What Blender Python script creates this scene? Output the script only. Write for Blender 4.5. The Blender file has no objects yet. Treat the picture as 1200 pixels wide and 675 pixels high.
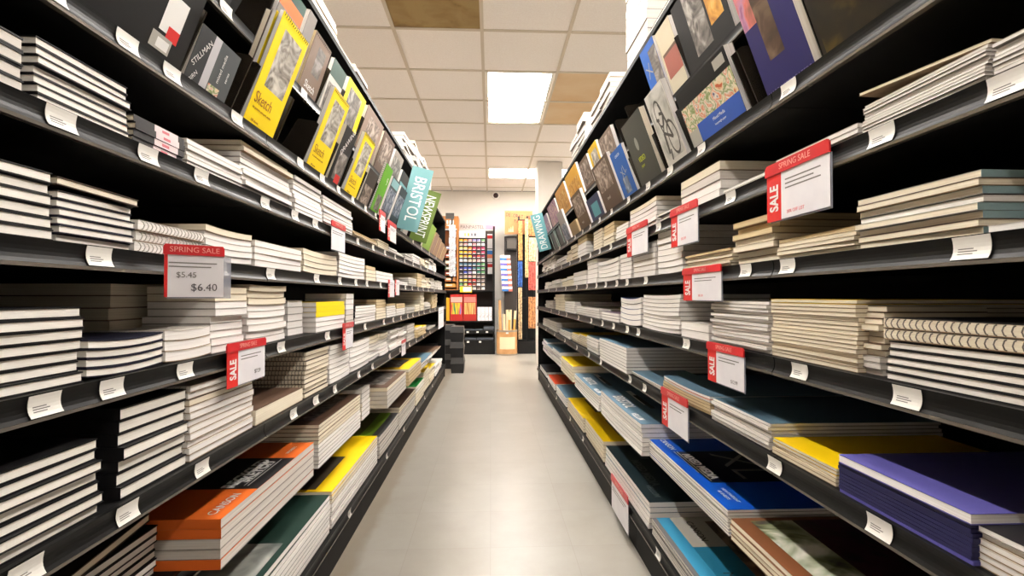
import bpy, bmesh, math, random
from math import sin, cos, tan, atan2, pi, radians as R
from mathutils import Vector, Matrix

random.seed(11)
SC = bpy.context.scene
COL = SC.collection

# ------------------------------------------------------------------ camera model and aisle measures (metres)
F, VX, VY = 572.0, 575.0, 347.0          # focal length in pixels, aisle vanishing point
YAW = math.atan((600 - VX) / F)
PITCH = math.atan((VY - 337.5) / F)
CY, SY = cos(YAW), sin(YAW)
EYE = 0.934                               # camera height
W = 0.525                                 # half width of the aisle
CEIL = EYE + 1.84
BACK = 8.55
SHELF_BACK = 0.93


def y_on(side, px, X=W):
    """depth along the aisle of a picture column on the upright plane at distance X"""
    d = abs(px - VX)
    return (F * X / (CY * d) - side * X * SY) / CY


def z_on(px, py, X=W):
    return EYE + (VY - py) / abs(px - VX) * X


def x_at(px, Y):
    d = px - VX
    return d * CY * CY * Y / (F - d * CY * SY)


def z_at(px, py, Y):
    return EYE + (VY - py) * (x_at(px, Y) * SY + Y * CY) / F


# ------------------------------------------------------------------ materials
_M = {}


def mat(name, col, rough=0.5, metal=0.0, spec=0.5, emit=None, strength=0.0, alpha=1.0, trans=0.0):
    key = ('p', name)
    if key in _M:
        return _M[key]
    m = bpy.data.materials.new(name)
    m.use_nodes = True
    b = m.node_tree.nodes['Principled BSDF']
    b.inputs['Base Color'].default_value = (*col, 1)
    b.inputs['Roughness'].default_value = rough
    b.inputs['Metallic'].default_value = metal
    b.inputs['Specular IOR Level'].default_value = spec
    if emit:
        b.inputs['Emission Color'].default_value = (*emit, 1)
        b.inputs['Emission Strength'].default_value = strength
    if trans:
        b.inputs['Transmission Weight'].default_value = trans
    if alpha < 1:
        b.inputs['Alpha'].default_value = alpha
    _M[key] = m
    return m


def noise_mat(name, cols, scale=(1, 1, 1), nscale=5.0, detail=4, rough=0.5, distort=0.0, lo=0.3, hi=0.7, bump=0.0, const=False, rough_var=0.0, spec=0.5):
    key = ('n', name)
    if key in _M:
        return _M[key]
    m = bpy.data.materials.new(name)
    m.use_nodes = True
    nt = m.node_tree
    b = nt.nodes['Principled BSDF']
    tc = nt.nodes.new('ShaderNodeTexCoord')
    mp = nt.nodes.new('ShaderNodeMapping')
    mp.inputs['Scale'].default_value = scale
    n = nt.nodes.new('ShaderNodeTexNoise')
    n.inputs['Scale'].default_value = nscale
    n.inputs['Detail'].default_value = detail
    n.inputs['Distortion'].default_value = distort
    r = nt.nodes.new('ShaderNodeValToRGB')
    e = r.color_ramp.elements
    if const:
        r.color_ramp.interpolation = 'CONSTANT'
    for i, c in enumerate(cols):
        p = lo + (hi - lo) * i / max(1, len(cols) - 1)
        if i < 2:
            e[i].position = p
        else:
            e.new(p)
    for i, c in enumerate(cols):
        e[i].color = (*c, 1)
    nt.links.new(tc.outputs['Object'], mp.inputs['Vector'])
    nt.links.new(mp.outputs['Vector'], n.inputs['Vector'])
    nt.links.new(n.outputs['Fac'], r.inputs['Fac'])
    nt.links.new(r.outputs['Color'], b.inputs['Base Color'])
    b.inputs['Roughness'].default_value = rough
    b.inputs['Specular IOR Level'].default_value = spec
    if bump:
        bp = nt.nodes.new('ShaderNodeBump')
        bp.inputs['Strength'].default_value = bump
        nt.links.new(n.outputs['Fac'], bp.inputs['Height'])
        nt.links.new(bp.outputs['Normal'], b.inputs['Normal'])
    _M[key] = m
    return m


def srgb(r, g, b):
    f = lambda v: (v / 255 / 12.92) if v <= 10 else ((v / 255 + 0.055) / 1.055) ** 2.4
    return (f(r), f(g), f(b))


def pages(name, a, b):
    # edges of many sheets: thin streaks parallel to the sheets
    return noise_mat('pages ' + name, [a, b], scale=(4, 4, 700), nscale=1.0, detail=3, rough=0.8, lo=0.25, hi=0.6)


BLACK = mat('black powder coat', (0.006, 0.006, 0.006), 0.55, spec=0.12)
BLACKIN = mat('black shelf board', (0.005, 0.005, 0.005), 0.6, spec=0.12)
RAIL = mat('black price rail', (0.006, 0.0058, 0.0055), 0.4, spec=0.14)
RAILEDGE = mat('clear rail edge', srgb(120, 113, 104), 0.25, metal=0.5)
TICKET = mat('white ticket', srgb(226, 222, 214), 0.45)
PRINT = mat('grey print', srgb(120, 116, 112), 0.7)
WIRE = mat('binding wire', srgb(70, 66, 62), 0.35, metal=0.7)
WIREW = mat('white binding wire', srgb(190, 185, 175), 0.4, metal=0.4)
WIREM = mat('grey binding wire', srgb(128, 122, 114), 0.4, metal=0.5)
WHITE = mat('white ink', srgb(236, 234, 230), 0.6)
RED = mat('sale red', srgb(214, 34, 30), 0.45)
CARD = noise_mat('sale card', [srgb(224, 220, 224), srgb(236, 233, 234)], nscale=14, rough=0.5)
SLEEVE = mat('clear sleeve', srgb(190, 192, 205), 0.12, alpha=0.45)
FIN = mat('smoked plastic', (0.018, 0.014, 0.010), 0.18, spec=0.6)
PG_CREAM = pages('cream', srgb(230, 221, 208), srgb(248, 243, 234))
PG_WHITE = pages('white', srgb(222, 214, 207), srgb(247, 243, 238))
PG_WARM = pages('warm', srgb(216, 202, 176), srgb(240, 230, 208))
PG_GREY = pages('grey', srgb(182, 174, 165), srgb(220, 213, 204))
PG_TAN = pages('tan', srgb(186, 160, 118), srgb(222, 202, 160))
PG_BLUE = pages('blue grey', srgb(150, 165, 165), srgb(200, 210, 205))


def cc(r, g, b, rough=0.5):
    return mat('cover %d %d %d' % (r, g, b), srgb(r, g, b), rough, spec=0.3)


BOARD = noise_mat('chipboard', [srgb(120, 98, 72), srgb(146, 122, 92)], nscale=60, rough=0.85)
BOARDG = noise_mat('grey board', [srgb(120, 114, 106), srgb(142, 136, 128)], nscale=60, rough=0.85)


# pictures printed on covers
def art(name, cols, nscale, distort=1.5, **k):
    return noise_mat('printed art ' + name, [srgb(*c) for c in cols], nscale=nscale, distort=distort, detail=3, rough=0.5, spec=0.3, **k)


ART_HAND = art('hand sketch', [(92, 84, 74), (150, 142, 132), (200, 194, 184), (226, 221, 212)], 17, 2.2)
ART_GREY = art('grey drawing', [(52, 48, 46), (120, 114, 108), (186, 180, 172)], 20, 1.6)
ART_FIG = art('figure drawing', [(60, 52, 46), (120, 104, 92), (168, 152, 140), (196, 182, 170)], 15, 2.6)
ART_FLORAL = art('floral watercolour', [(196, 92, 56), (226, 196, 150), (225, 215, 190), (120, 140, 70), (225, 215, 196), (214, 120, 80), (228, 220, 205), (90, 80, 120)], 34, 0.5)
ART_PINK = art('pink portrait', [(150, 92, 130), (190, 140, 170), (214, 120, 110), (120, 90, 70)], 12, 1.0)
ART_BROWN = art('brown portrait', [(40, 32, 28), (92, 72, 56), (140, 116, 92)], 14, 1.4)
ART_BIKE = art('grey wash', [(120, 118, 108), (196, 194, 186), (224, 222, 214)], 12, 0.6)
ART_TREE = art('tree painting', [(60, 52, 56), (120, 130, 90), (190, 196, 170), (236, 234, 222), (240, 238, 226)], 9, 1.2)
ART_FLOWER = art('dark bloom', [(18, 14, 12), (70, 26, 44), (40, 36, 24), (96, 42, 60)], 9, 1.0)
ART_COOL = art('cool photo', [(40, 50, 58), (92, 104, 122), (150, 156, 170), (200, 200, 205)], 24, 1.0)
ART_WARM = art('warm print', [(150, 92, 40), (206, 150, 60), (226, 196, 120)], 20, 1.2)
ART_PURP = art('violet print', [(110, 66, 100), (160, 120, 150), (210, 180, 170), (120, 100, 90)], 20, 1.2)
ART_YEL = art('shaded yellow print', [(22, 20, 14), (40, 32, 14), (92, 74, 22)], 9, 1.0)  # ochre print darkened, the shade around the pad put into its colours
KRAFT = noise_mat('kraft paper', [srgb(186, 134, 82), srgb(206, 156, 102)], nscale=12, rough=0.7)


# ------------------------------------------------------------------ mesh helpers
class MB:
    def __init__(s):
        s.v, s.f, s.m, s.mats = [], [], [], []

    def mi(s, m):
        if m not in s.mats:
            s.mats.append(m)
        return s.mats.index(m)

    def poly(s, pts, m):
        b = len(s.v)
        s.v += [tuple(p) for p in pts]
        s.f.append(tuple(range(b, b + len(pts))))
        s.m.append(s.mi(m))

    def box(s, x0, x1, y0, y1, z0, z1, m, M=None):
        p = [(x0, y0, z0), (x1, y0, z0), (x1, y1, z0), (x0, y1, z0), (x0, y0, z1), (x1, y0, z1), (x1, y1, z1), (x0, y1, z1)]
        if M is not None:
            p = [tuple(M @ Vector(q)) for q in p]
        b = len(s.v)
        s.v += p
        i = s.mi(m)
        for f in ((0, 3, 2, 1), (4, 5, 6, 7), (0, 1, 5, 4), (1, 2, 6, 5), (2, 3, 7, 6), (3, 0, 4, 7)):
            s.f.append(tuple(b + k for k in f))
            s.m.append(i)

    def slab(s, x0, x1, y0, y1, z0, z1, m, nx=1, ny=1, warp=None):
        if warp is None:
            return s.box(x0, x1, y0, y1, z0, z1, m)
        b = len(s.v)
        i = s.mi(m)
        for z in (z0, z1):
            for a in range(nx + 1):
                for c in range(ny + 1):
                    x, y = x0 + (x1 - x0) * a / nx, y0 + (y1 - y0) * c / ny
                    s.v.append((x, y, z + warp(x, y)))
        n1 = (nx + 1) * (ny + 1)
        q = lambda a, c, t: b + t * n1 + a * (ny + 1) + c
        for a in range(nx):
            for c in range(ny):
                s.f.append((q(a, c, 0), q(a, c + 1, 0), q(a + 1, c + 1, 0), q(a + 1, c, 0)))
                s.f.append((q(a, c, 1), q(a + 1, c, 1), q(a + 1, c + 1, 1), q(a, c + 1, 1)))
                s.m += [i, i]
        for a in range(nx):
            s.f.append((q(a, 0, 0), q(a + 1, 0, 0), q(a + 1, 0, 1), q(a, 0, 1)))
            s.f.append((q(a, ny, 0), q(a, ny, 1), q(a + 1, ny, 1), q(a + 1, ny, 0)))
            s.m += [i, i]
        for c in range(ny):
            s.f.append((q(0, c, 0), q(0, c, 1), q(0, c + 1, 1), q(0, c + 1, 0)))
            s.f.append((q(nx, c, 0), q(nx, c + 1, 0), q(nx, c + 1, 1), q(nx, c, 1)))
            s.m += [i, i]

    def prism(s, prof, y0, y1, m, axis='y', cap=True):
        """extrude a closed profile of (x,z) along y (or (x,y) along z, or (y,z) along x)"""
        n = len(prof)
        b = len(s.v)
        i = s.mi(m)
        for t in (y0, y1):
            for (p, q) in prof:
                s.v.append((p, t, q) if axis == 'y' else (p, q, t) if axis == 'z' else (t, p, q))
        for k in range(n):
            k2 = (k + 1) % n
            s.f.append((b + k, b + k2, b + n + k2, b + n + k))
            s.m.append(i)
        if cap:
            s.f.append(tuple(b + k for k in reversed(range(n))))
            s.f.append(tuple(b + n + k for k in range(n)))
            s.m += [i, i]

    def ring(s, c, ax, r, rt, m, n=9, k=4):
        """a torus round axis ax ('x' or 'y')"""
        b = len(s.v)
        i = s.mi(m)
        for a in range(n):
            t = 2 * pi * a / n
            for q in range(k):
                u = 2 * pi * q / k
                rr = r + rt * cos(u)
                h = rt * sin(u)
                p = (rr * cos(t), h, rr * sin(t)) if ax == 'y' else (h, rr * cos(t), rr * sin(t))
                s.v.append((c[0] + p[0], c[1] + p[1], c[2] + p[2]))
        for a in range(n):
            for q in range(k):
                s.f.append((b + a * k + q, b + a * k + (q + 1) % k, b + ((a + 1) % n) * k + (q + 1) % k, b + ((a + 1) % n) * k + q))
                s.m.append(i)

    def tube(s, p, q, r, m, n=10, r2=None, cap=True):
        p, q = Vector(p), Vector(q)
        d = (q - p).normalized()
        a = d.orthogonal().normalized()
        c = d.cross(a)
        b = len(s.v)
        i = s.mi(m)
        r2 = r if r2 is None else r2
        for P, rr in ((p, r), (q, r2)):
            for k in range(n):
                t = 2 * pi * k / n
                s.v.append(tuple(P + a * rr * cos(t) + c * rr * sin(t)))
        for k in range(n):
            k2 = (k + 1) % n
            s.f.append((b + k, b + k2, b + n + k2, b + n + k))
            s.m.append(i)
        if cap:
            s.f.append(tuple(b + k for k in reversed(range(n))))
            s.f.append(tuple(b + n + k for k in range(n)))
            s.m += [i, i]

    def lathe(s, prof, c, m, n=24):
        b = len(s.v)
        i = s.mi(m)
        for (r, z) in prof:
            for k in range(n):
                t = 2 * pi * k / n
                s.v.append((c[0] + r * cos(t), c[1] + r * sin(t), c[2] + z))
        for a in range(len(prof) - 1):
            for k in range(n):
                k2 = (k + 1) % n
                s.f.append((b + a * n + k, b + a * n + k2, b + (a + 1) * n + k2, b + (a + 1) * n + k))
                s.m.append(i)

    def data(s, name, smooth=False):
        me = bpy.data.meshes.new(name)
        me.from_pydata(s.v, [], s.f)
        for m in s.mats:
            me.materials.append(m)
        me.polygons.foreach_set('material_index', s.m)
        if smooth:
            me.polygons.foreach_set('use_smooth', [True] * len(s.f))
        me.update()
        return me

    def build(s, name, parent=None, smooth=False):
        return link(name, s.data(name, smooth), parent)


def link(name, data, parent=None, M=None):
    o = bpy.data.objects.new(name, data)
    COL.objects.link(o)
    if parent is not None:
        o.parent = parent
    if M is not None:
        o.matrix_local = M
    return o


def empty(name, M):
    o = bpy.data.objects.new(name, None)
    o.empty_display_size = 0.02
    COL.objects.link(o)
    o.matrix_world = M
    return o


def tag(o, label, cat, group=None):
    o['label'] = label
    o['category'] = cat
    if group:
        o['group'] = group
    return o


def struct(o):
    o['kind'] = 'structure'
    return o


_TXT = {}


def text_data(s, size, m, bold=0.0, ax='CENTER', width=1.0):
    key = (s, round(size, 5), m.name, round(bold, 4), ax, width)
    if key not in _TXT:
        cu = bpy.data.curves.new('lettering', 'FONT')
        cu.body = s
        cu.size = size
        cu.offset = bold * size
        cu.align_x = ax
        cu.align_y = 'CENTER'
        cu.extrude = 0.00012
        cu.resolution_u = 3
        o = bpy.data.objects.new('lettering', cu)
        COL.objects.link(o)
        dg = bpy.context.evaluated_depsgraph_get()
        me = bpy.data.meshes.new_from_object(o.evaluated_get(dg))
        bpy.data.objects.remove(o)
        bpy.data.curves.remove(cu)
        if width != 1.0:
            for v in me.vertices:
                v.co.x *= width
        me.materials.clear()
        me.materials.append(m)
        _TXT[key] = me
    return _TXT[key]


def frame(o, right, up):
    """matrix with its x along right, y along up"""
    right, up = Vector(right), Vector(up)
    n = right.cross(up)
    M = Matrix((right, up, n)).transposed().to_4x4()
    M.translation = Vector(o)
    return M


ORD = ['', 'first', 'second', 'third', 'fourth', 'fifth', 'sixth', 'seventh', 'eighth', 'ninth', 'tenth', 'eleventh', 'twelfth',
       'thirteenth', 'fourteenth', 'fifteenth', 'sixteenth', 'seventeenth', 'eighteenth', 'nineteenth', 'twentieth']
SIDE = {-1: 'left', 1: 'right'}

# ------------------------------------------------------------------ shelf levels: heights of the rail centres
RAILZ = {1: EYE + 0.690 * W, 2: EYE + 0.407 * W, 3: EYE + 0.100 * W, 4: EYE - 0.240 * W, 5: EYE - 0.588 * W, 6: EYE - 0.545 - 0.012, 7: EYE - 1.52 * W}
TOPZ = {k: z + 0.0142 for k, z in RAILZ.items()}
LIP2 = EYE + 1.07 * W          # upper tier of the sloped display
LEDGE = EYE + 1.655 * W        # top of the gondola
SHELFNAME = {2: 'sixth', 3: 'fifth', 4: 'fourth', 5: 'third', 6: 'second', 7: 'lowest'}
FRONT = {k: W for k in (1, 2, 3, 4, 5, 7)}
FRONT[6] = 0.615

# ------------------------------------------------------------------ the room
def build_room():
    # floor: 305 mm vinyl tiles, worn and stained, semi gloss
    m = bpy.data.materials.new('vinyl floor tiles')
    m.use_nodes = True
    nt = m.node_tree
    N, L = nt.nodes, nt.links
    b = N['Principled BSDF']
    tc = N.new('ShaderNodeTexCoord')
    br = N.new('ShaderNodeTexBrick')
    br.offset = 0
    br.inputs['Scale'].default_value = 1.0
    br.inputs['Brick Width'].default_value = 0.305
    br.inputs['Row Height'].default_value = 0.305
    br.inputs['Mortar Size'].default_value = 0.0009
    br.inputs['Color1'].default_value = (*srgb(160, 156, 147), 1)
    br.inputs['Color2'].default_value = (*srgb(156, 151, 142), 1)
    br.inputs['Mortar'].default_value = (*srgb(146, 140, 130), 1)
    n1 = N.new('ShaderNodeTexNoise')
    n1.inputs['Scale'].default_value = 3.2
    n1.inputs['Detail'].default_value = 8
    n1.inputs['Roughness'].default_value = 0.65
    r1 = N.new('ShaderNodeValToRGB')
    r1.color_ramp.elements[0].position, r1.color_ramp.elements[1].position = 0.3, 0.7
    r1.color_ramp.elements[0].color = (0.83, 0.82, 0.79, 1)
    r1.color_ramp.elements[1].color = (1, 1, 1, 1)
    mx = N.new('ShaderNodeMix')
    mx.data_type = 'RGBA'
    mx.blend_type = 'MULTIPLY'
    mx.inputs[0].default_value = 1
    # brown wear line by the left gondola
    sp = N.new('ShaderNodeSeparateXYZ')
    n2 = N.new('ShaderNodeTexNoise')
    n2.inputs['Scale'].default_value = 7
    n2.inputs['Detail'].default_value = 6
    ad = N.new('ShaderNodeMath')
    ad.operation = 'MULTIPLY_ADD'
    ad.inputs[1].default_value = 0.09
    mr = N.new('ShaderNodeMapRange')
    mr.inputs['From Min'].default_value = -0.44
    mr.inputs['From Max'].default_value = -0.405
    mr.inputs['To Min'].default_value = 0.45
    mr.inputs['To Max'].default_value = 0.0
    mx2 = N.new('ShaderNodeMix')
    mx2.data_type = 'RGBA'
    mx2.inputs[7].default_value = (*srgb(128, 108, 80), 1)
    L.new(tc.outputs['Object'], br.inputs['Vector'])
    L.new(tc.outputs['Object'], n1.inputs['Vector'])
    L.new(tc.outputs['Object'], n2.inputs['Vector'])
    L.new(tc.outputs['Object'], sp.inputs[0])
    L.new(n1.outputs['Fac'], r1.inputs['Fac'])
    L.new(br.outputs['Color'], mx.inputs[6])
    L.new(r1.outputs['Color'], mx.inputs[7])
    L.new(n2.outputs['Fac'], ad.inputs[0])
    L.new(sp.outputs['X'], ad.inputs[2])
    L.new(ad.outputs[0], mr.inputs['Value'])
    L.new(mr.outputs[0], mx2.inputs[0])
    L.new(mx.outputs[2], mx2.inputs[6])
    L.new(mx2.outputs[2], b.inputs['Base Color'])
    rr = N.new('ShaderNodeMapRange')
    rr.inputs['To Min'].default_value = 0.25
    rr.inputs['To Max'].default_value = 0.38
    L.new(n1.outputs['Fac'], rr.inputs['Value'])
    L.new(rr.outputs[0], b.inputs['Roughness'])
    x0, x1, y0, y1 = -4.2, 4.2, -3.4, BACK
    mb = MB()
    mb.box(x0, x1, y0, y1, -0.1, 0, m)
    struct(mb.build('floor'))
    paint = noise_mat('wall paint', [srgb(212, 205, 196), srgb(219, 213, 204)], nscale=2, rough=0.8)
    for nm, bx in (('wall_back', (x0, x1, y1, y1 + 0.1)), ('wall_front', (x0, x1, y0 - 0.1, y0)), ('wall_left', (x0 - 0.1, x0, y0, y1)), ('wall_right', (x1, x1 + 0.1, y0, y1))):
        mb = MB()
        mb.box(*bx, 0, CEIL, paint)
        struct(mb.build(nm))
    # ceiling: mineral tiles between T bars, real recess of the tiles above the bars
    tile = noise_mat('ceiling tile', [srgb(238, 229, 221), srgb(245, 238, 231)], nscale=90, detail=6, rough=0.95, bump=0.12)
    stain = noise_mat('stained tile', [srgb(112, 88, 56), srgb(150, 122, 76), srgb(160, 134, 88)], nscale=4.5, detail=5, rough=0.95, lo=0.33, hi=0.58, distort=0.6)
    peach = noise_mat('lamp-tinted tile', [srgb(214, 178, 134), srgb(222, 196, 160)], nscale=3, rough=0.95)  # orange tint of reflected lamp light, painted on the tiles beside the lamp
    bars = mat('ceiling grid', srgb(206, 192, 172), 0.6)
    T = 0.61
    gx0, gy0 = -0.062, 3.36
    holes = set()
    for (ix, iy) in LIGHTS:
        holes |= {(ix, iy), (ix, iy + 1)}
    for (ix, iy) in LIGHTS_ACROSS:
        holes |= {(ix, iy), (ix + 1, iy)}
    mb = MB()
    for ix in range(-7, 8):
        for iy in range(-12, 9):
            if (ix, iy) in holes:
                continue
            a, c = gx0 + ix * T, gy0 + iy * T
            a2, c2 = min(a + T, x1), min(c + T, y1)
            a, c = max(a, x0), max(c, y0)
            if a2 - a < 0.02 or c2 - c < 0.02:
                continue
            mm = stain if (ix, iy) == (-1, -1) else peach if (ix, iy) in ((1, 1), (1, 2)) else tile
            mb.box(a, a2, c, c2, CEIL + 0.006, CEIL + 0.03, mm)
    mb.box(x0, x1, y0, y1, CEIL + 0.12, CEIL + 0.16, tile)
    struct(mb.build('ceiling'))
    mb = MB()
    for ix in range(-6, 8):
        a = gx0 + ix * T
        if x0 < a < x1:
            mb.box(a - 0.012, a + 0.012, y0, y1, CEIL, CEIL + 0.006, bars)
    for iy in range(-11, 9):
        c = gy0 + iy * T
        if y0 < c < y1:
            mb.box(x0, x1, c - 0.012, c + 0.012, CEIL + 0.0005, CEIL + 0.0065, bars)
    struct(mb.build('trim_1'))
    # white square pillar behind the right gondola
    mb = MB()
    mb.box(0.645, 0.98, 6.62, 6.98, 0, CEIL, paint)
    struct(mb.build('wall_pillar'))
    # lamps
    n = 0
    for k, (ix, iy) in enumerate(LIGHTS + LIGHTS_ACROSS):
        across = (ix, iy) in LIGHTS_ACROSS
        a, c = gx0 + ix * T, gy0 + iy * T
        w_, l_ = (2 * T, T) if across else (T, 2 * T)
        root = empty('ceiling_light', Matrix.Translation((a + w_ / 2, c + l_ / 2, CEIL)))
        mb = MB()
        hw, hl = w_ / 2 - 0.013, l_ / 2 - 0.013
        wh = mat('lamp housing', srgb(232, 226, 214), 0.4)
        g = 0.028
        mb.box(-hw, hw, -hl, -hl + g, 0.007, 0.10, wh)
        mb.box(-hw, hw, hl - g, hl, 0.007, 0.10, wh)
        mb.box(-hw, -hw + g, -hl + g, hl - g, 0.007, 0.10, wh)
        mb.box(hw - g, hw, -hl + g, hl - g, 0.007, 0.10, wh)
        mb.box(-hw, hw, -hl, hl, 0.10, 0.105, wh)
        mb.build('frame', root)
        # sloped reflector sides and a bright lens
        mb = MB()
        a1, b1 = hw - g - 0.001, hl - g - 0.001
        dim = 0.8 if across else 0.55 if iy == -3 else 1.0
        em = mat('lit diffuser %.2f' % dim, (0.9, 0.9, 0.9), 0.5, emit=(1.0, 0.955, 0.91), strength=LAMP * dim)
        mb.slab(-a1, a1, -b1, b1, 0.022, 0.03, em)
        mb.build('diffuser', root)
        if across and iy == 6:
            lab = 'short wide ceiling light at the far end of the aisle'
        elif (ix, iy) == (0, 1):
            lab = 'bright recessed ceiling light over the middle of the aisle'
        else:
            lab = 'recessed ceiling light out of view above the shop, row %s, column %s' % (ORD[iy + 8], ORD[ix + 6])
        tag(root, lab, 'ceiling light', 'recessed ceiling lights')
    # narrow strip lights added unseen above the gondolas to shape the pads' shadows
    for xs, nm in ((1.12, 'right'), (-0.66, 'left')):
        for q in range(2):
            y0_, y1_ = (-0.95 + 1.75 * q, 0.75 + 1.75 * q)
            root = empty('added_ceiling_strip_light', Matrix.Translation((xs, (y0_ + y1_) / 2, CEIL - 0.001)))
            hl = (y1_ - y0_) / 2
            mb = MB()
            mb.box(-0.075, 0.075, -hl, hl, -0.03, 0.0, mat('lamp housing', srgb(232, 226, 214), 0.4))
            mb.box(-0.075, -0.07, -hl, hl, -0.05, -0.0301, mat('lamp housing', srgb(232, 226, 214), 0.4))
            mb.box(0.07, 0.075, -hl, hl, -0.05, -0.0301, mat('lamp housing', srgb(232, 226, 214), 0.4))
            mb.build('housing', root)
            mb = MB()
            mb.tube((0, -hl + 0.01, -0.045), (0, hl - 0.01, -0.045), 0.013, mat('lit tube', (0.9, 0.9, 0.9), 0.5, emit=(1.0, 0.955, 0.91), strength=TUBE), 10)
            mb.build('tube', root)
            tag(root, 'added strip light above the %s shelving, out of view, %s of two' % (nm, ORD[q + 1]), 'ceiling light', 'added strip lights above the shelving')


LIGHTS = [(0, 1), (0, -3), (-5, 1), (-5, -3), (4, 1), (4, -3), (-5, 5), (4, 5)]  # first one is in view, the rest added out of view for general light
LIGHTS_ACROSS = [(0, 6)]
LAMP = 17.0
TUBE = 68.0
build_room()

# ------------------------------------------------------------------ shelving bays
SEAMS = {-1: [0.24, 1.154, 2.068, 2.982, 3.896, 4.81, 5.724], 1: [-0.036, 0.878, 1.792, 2.706, 3.62, 4.534, 5.448]}


def side_frame(side):
    """local x points into the aisle, local y to a reader's right"""
    return Matrix.Identity(4) if side < 0 else Matrix.Rotation(pi, 4, 'Z')


def rail_x(t, bulge=0.006):
    # shallow channel: the lower lip stands out furthest
    return bulge * (0.35 + 0.65 * t * t) * (1.0 - 0.28 * t)


def rail_profile(x, zc, h=0.028, bulge=0.006):
    pts = []
    for i in range(7):
        t = -1 + 2 * i / 6
        pts.append((x + rail_x(t, bulge), zc + t * h / 2))
    return pts + [(x - 0.003, zc + h / 2), (x - 0.003, zc - h / 2)]


FINS = {-1: [(1, 205), (1, 266), (1, 276), (1, 320), (1, 352), (1, 378), (1, 397), (1, 415.5), (1, 429.5), (2, 296), (2, 367), (2, 386.5), (2, 411.5)],
        1: [(1, 893), (1, 886), (1, 813.5), (1, 783), (1, 752.5), (2, 812.5), (2, 748), (2, 735)]}


def bays():
    for side in (-1, 1):
        S = SEAMS[side]
        for k in range(6):
            y0, y1 = S[k] + 0.0008, S[k + 1] - 0.0008
            yc, hw = (y0 + y1) / 2, (y1 - y0) / 2
            M = Matrix.Translation((0, yc, 0)) @ side_frame(side)
            root = empty('shelving_bay', M)
            pos = 'nearest the camera' if k == 0 else 'at the far end' if k == 5 else '%s from the near end' % ORD[k + 1]
            tag(root, 'tall black shelving bay of the %s row, %s' % (SIDE[side], pos), 'shelving', 'black shelving bays along the aisle')
            B = SHELF_BACK
            mb = MB()
            mb.box(-B - 0.02, -B, -hw, hw, 0.0, LEDGE - 0.02, BLACKIN)
            mb.build('back_panel', root)
            for sgn in (-1, 1):
                if (sgn * side < 0 and k == 5) or (sgn * side > 0 and k == 0):
                    mb = MB()
                    yy = sorted((sgn * hw, sgn * (hw - 0.02)))
                    mb.box(-B + 0.001, -W - 0.006, yy[0], yy[1], 0.0, LEDGE - 0.02, BLACK)
                    o = mb.build('end_panel', root)
            for lv in (2, 3, 4, 5, 6):
                xf = FRONT[lv]
                mb = MB()
                mb.box(-B + 0.001, -xf - 0.002, -hw, hw, TOPZ[lv] - 0.022, TOPZ[lv], BLACKIN)
                sh = mb.build('shelf', root)
                rail(sh, xf, RAILZ[lv], hw)
            mb = MB()
            mb.box(-B + 0.001, -W - 0.002, -hw, hw, TOPZ[7] - 0.03, TOPZ[7], BLACKIN)
            d = mb.build('base_deck', root)
            rail(d, W, RAILZ[7], hw)
            mb = MB()
            mb.box(-W - 0.03, -W - 0.012, -hw, hw, 0.0, TOPZ[7] - 0.031, BLACK)
            mb.build('kick_plate', root)
            # sloped display: two tiers, each a floor, a back board leaning out over the aisle
            for t, z in ((1, RAILZ[1]), (2, LIP2)):
                mb = MB()
                mb.box(-B + 0.001, -W - 0.002, -hw, hw, z - 0.012, z, BLACKIN)
                xb = 0.655
                mb.box(-xb - 0.01, -xb, -hw, hw, z, z + (LIP2 - RAILZ[1] - 0.013 if t == 1 else LEDGE - LIP2 - 0.021), BLACKIN)
                ti = mb.build('display_tier', root)
                rail(ti, W, z - 0.0, hw, h=0.024 if t == 2 else 0.028)
                for (ft, px) in FINS[side]:
                    Y = y_on(side, px, W + 0.01)
                    if ft == t and y0 + 0.01 < Y < y1 - 0.01:
                        mb = MB()
                        yl = (Y - yc) * (1 if side < 0 else -1)
                        mb.prism([(-W - 0.014, z + 0.0005), (-W + 0.038, z + 0.125), (-W + 0.030, z + 0.133), (-W - 0.02, z + 0.14), (-W - 0.10, z + 0.0005)], yl - 0.0015, yl + 0.0015, FIN)
                        mb.build('divider', ti)
            mb = MB()
            mb.box(-B - 0.02, -W, -hw, hw, LEDGE - 0.018, LEDGE, BLACK)
            mb.build('top_board', root)


def rail(parent, xf, zc, hw, h=0.028):
    mb = MB()
    mb.prism(rail_profile(-xf + 0.001, zc, h), -hw + 0.0006, hw - 0.0006, RAIL)
    mb.box(-xf + 0.0005, -xf + 0.009, -hw + 0.0006, hw - 0.0006, zc - h / 2 - 0.0045, zc - h / 2 - 0.0002, RAILEDGE)
    mb.build('price_rail', parent, smooth=False)


bays()

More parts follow.
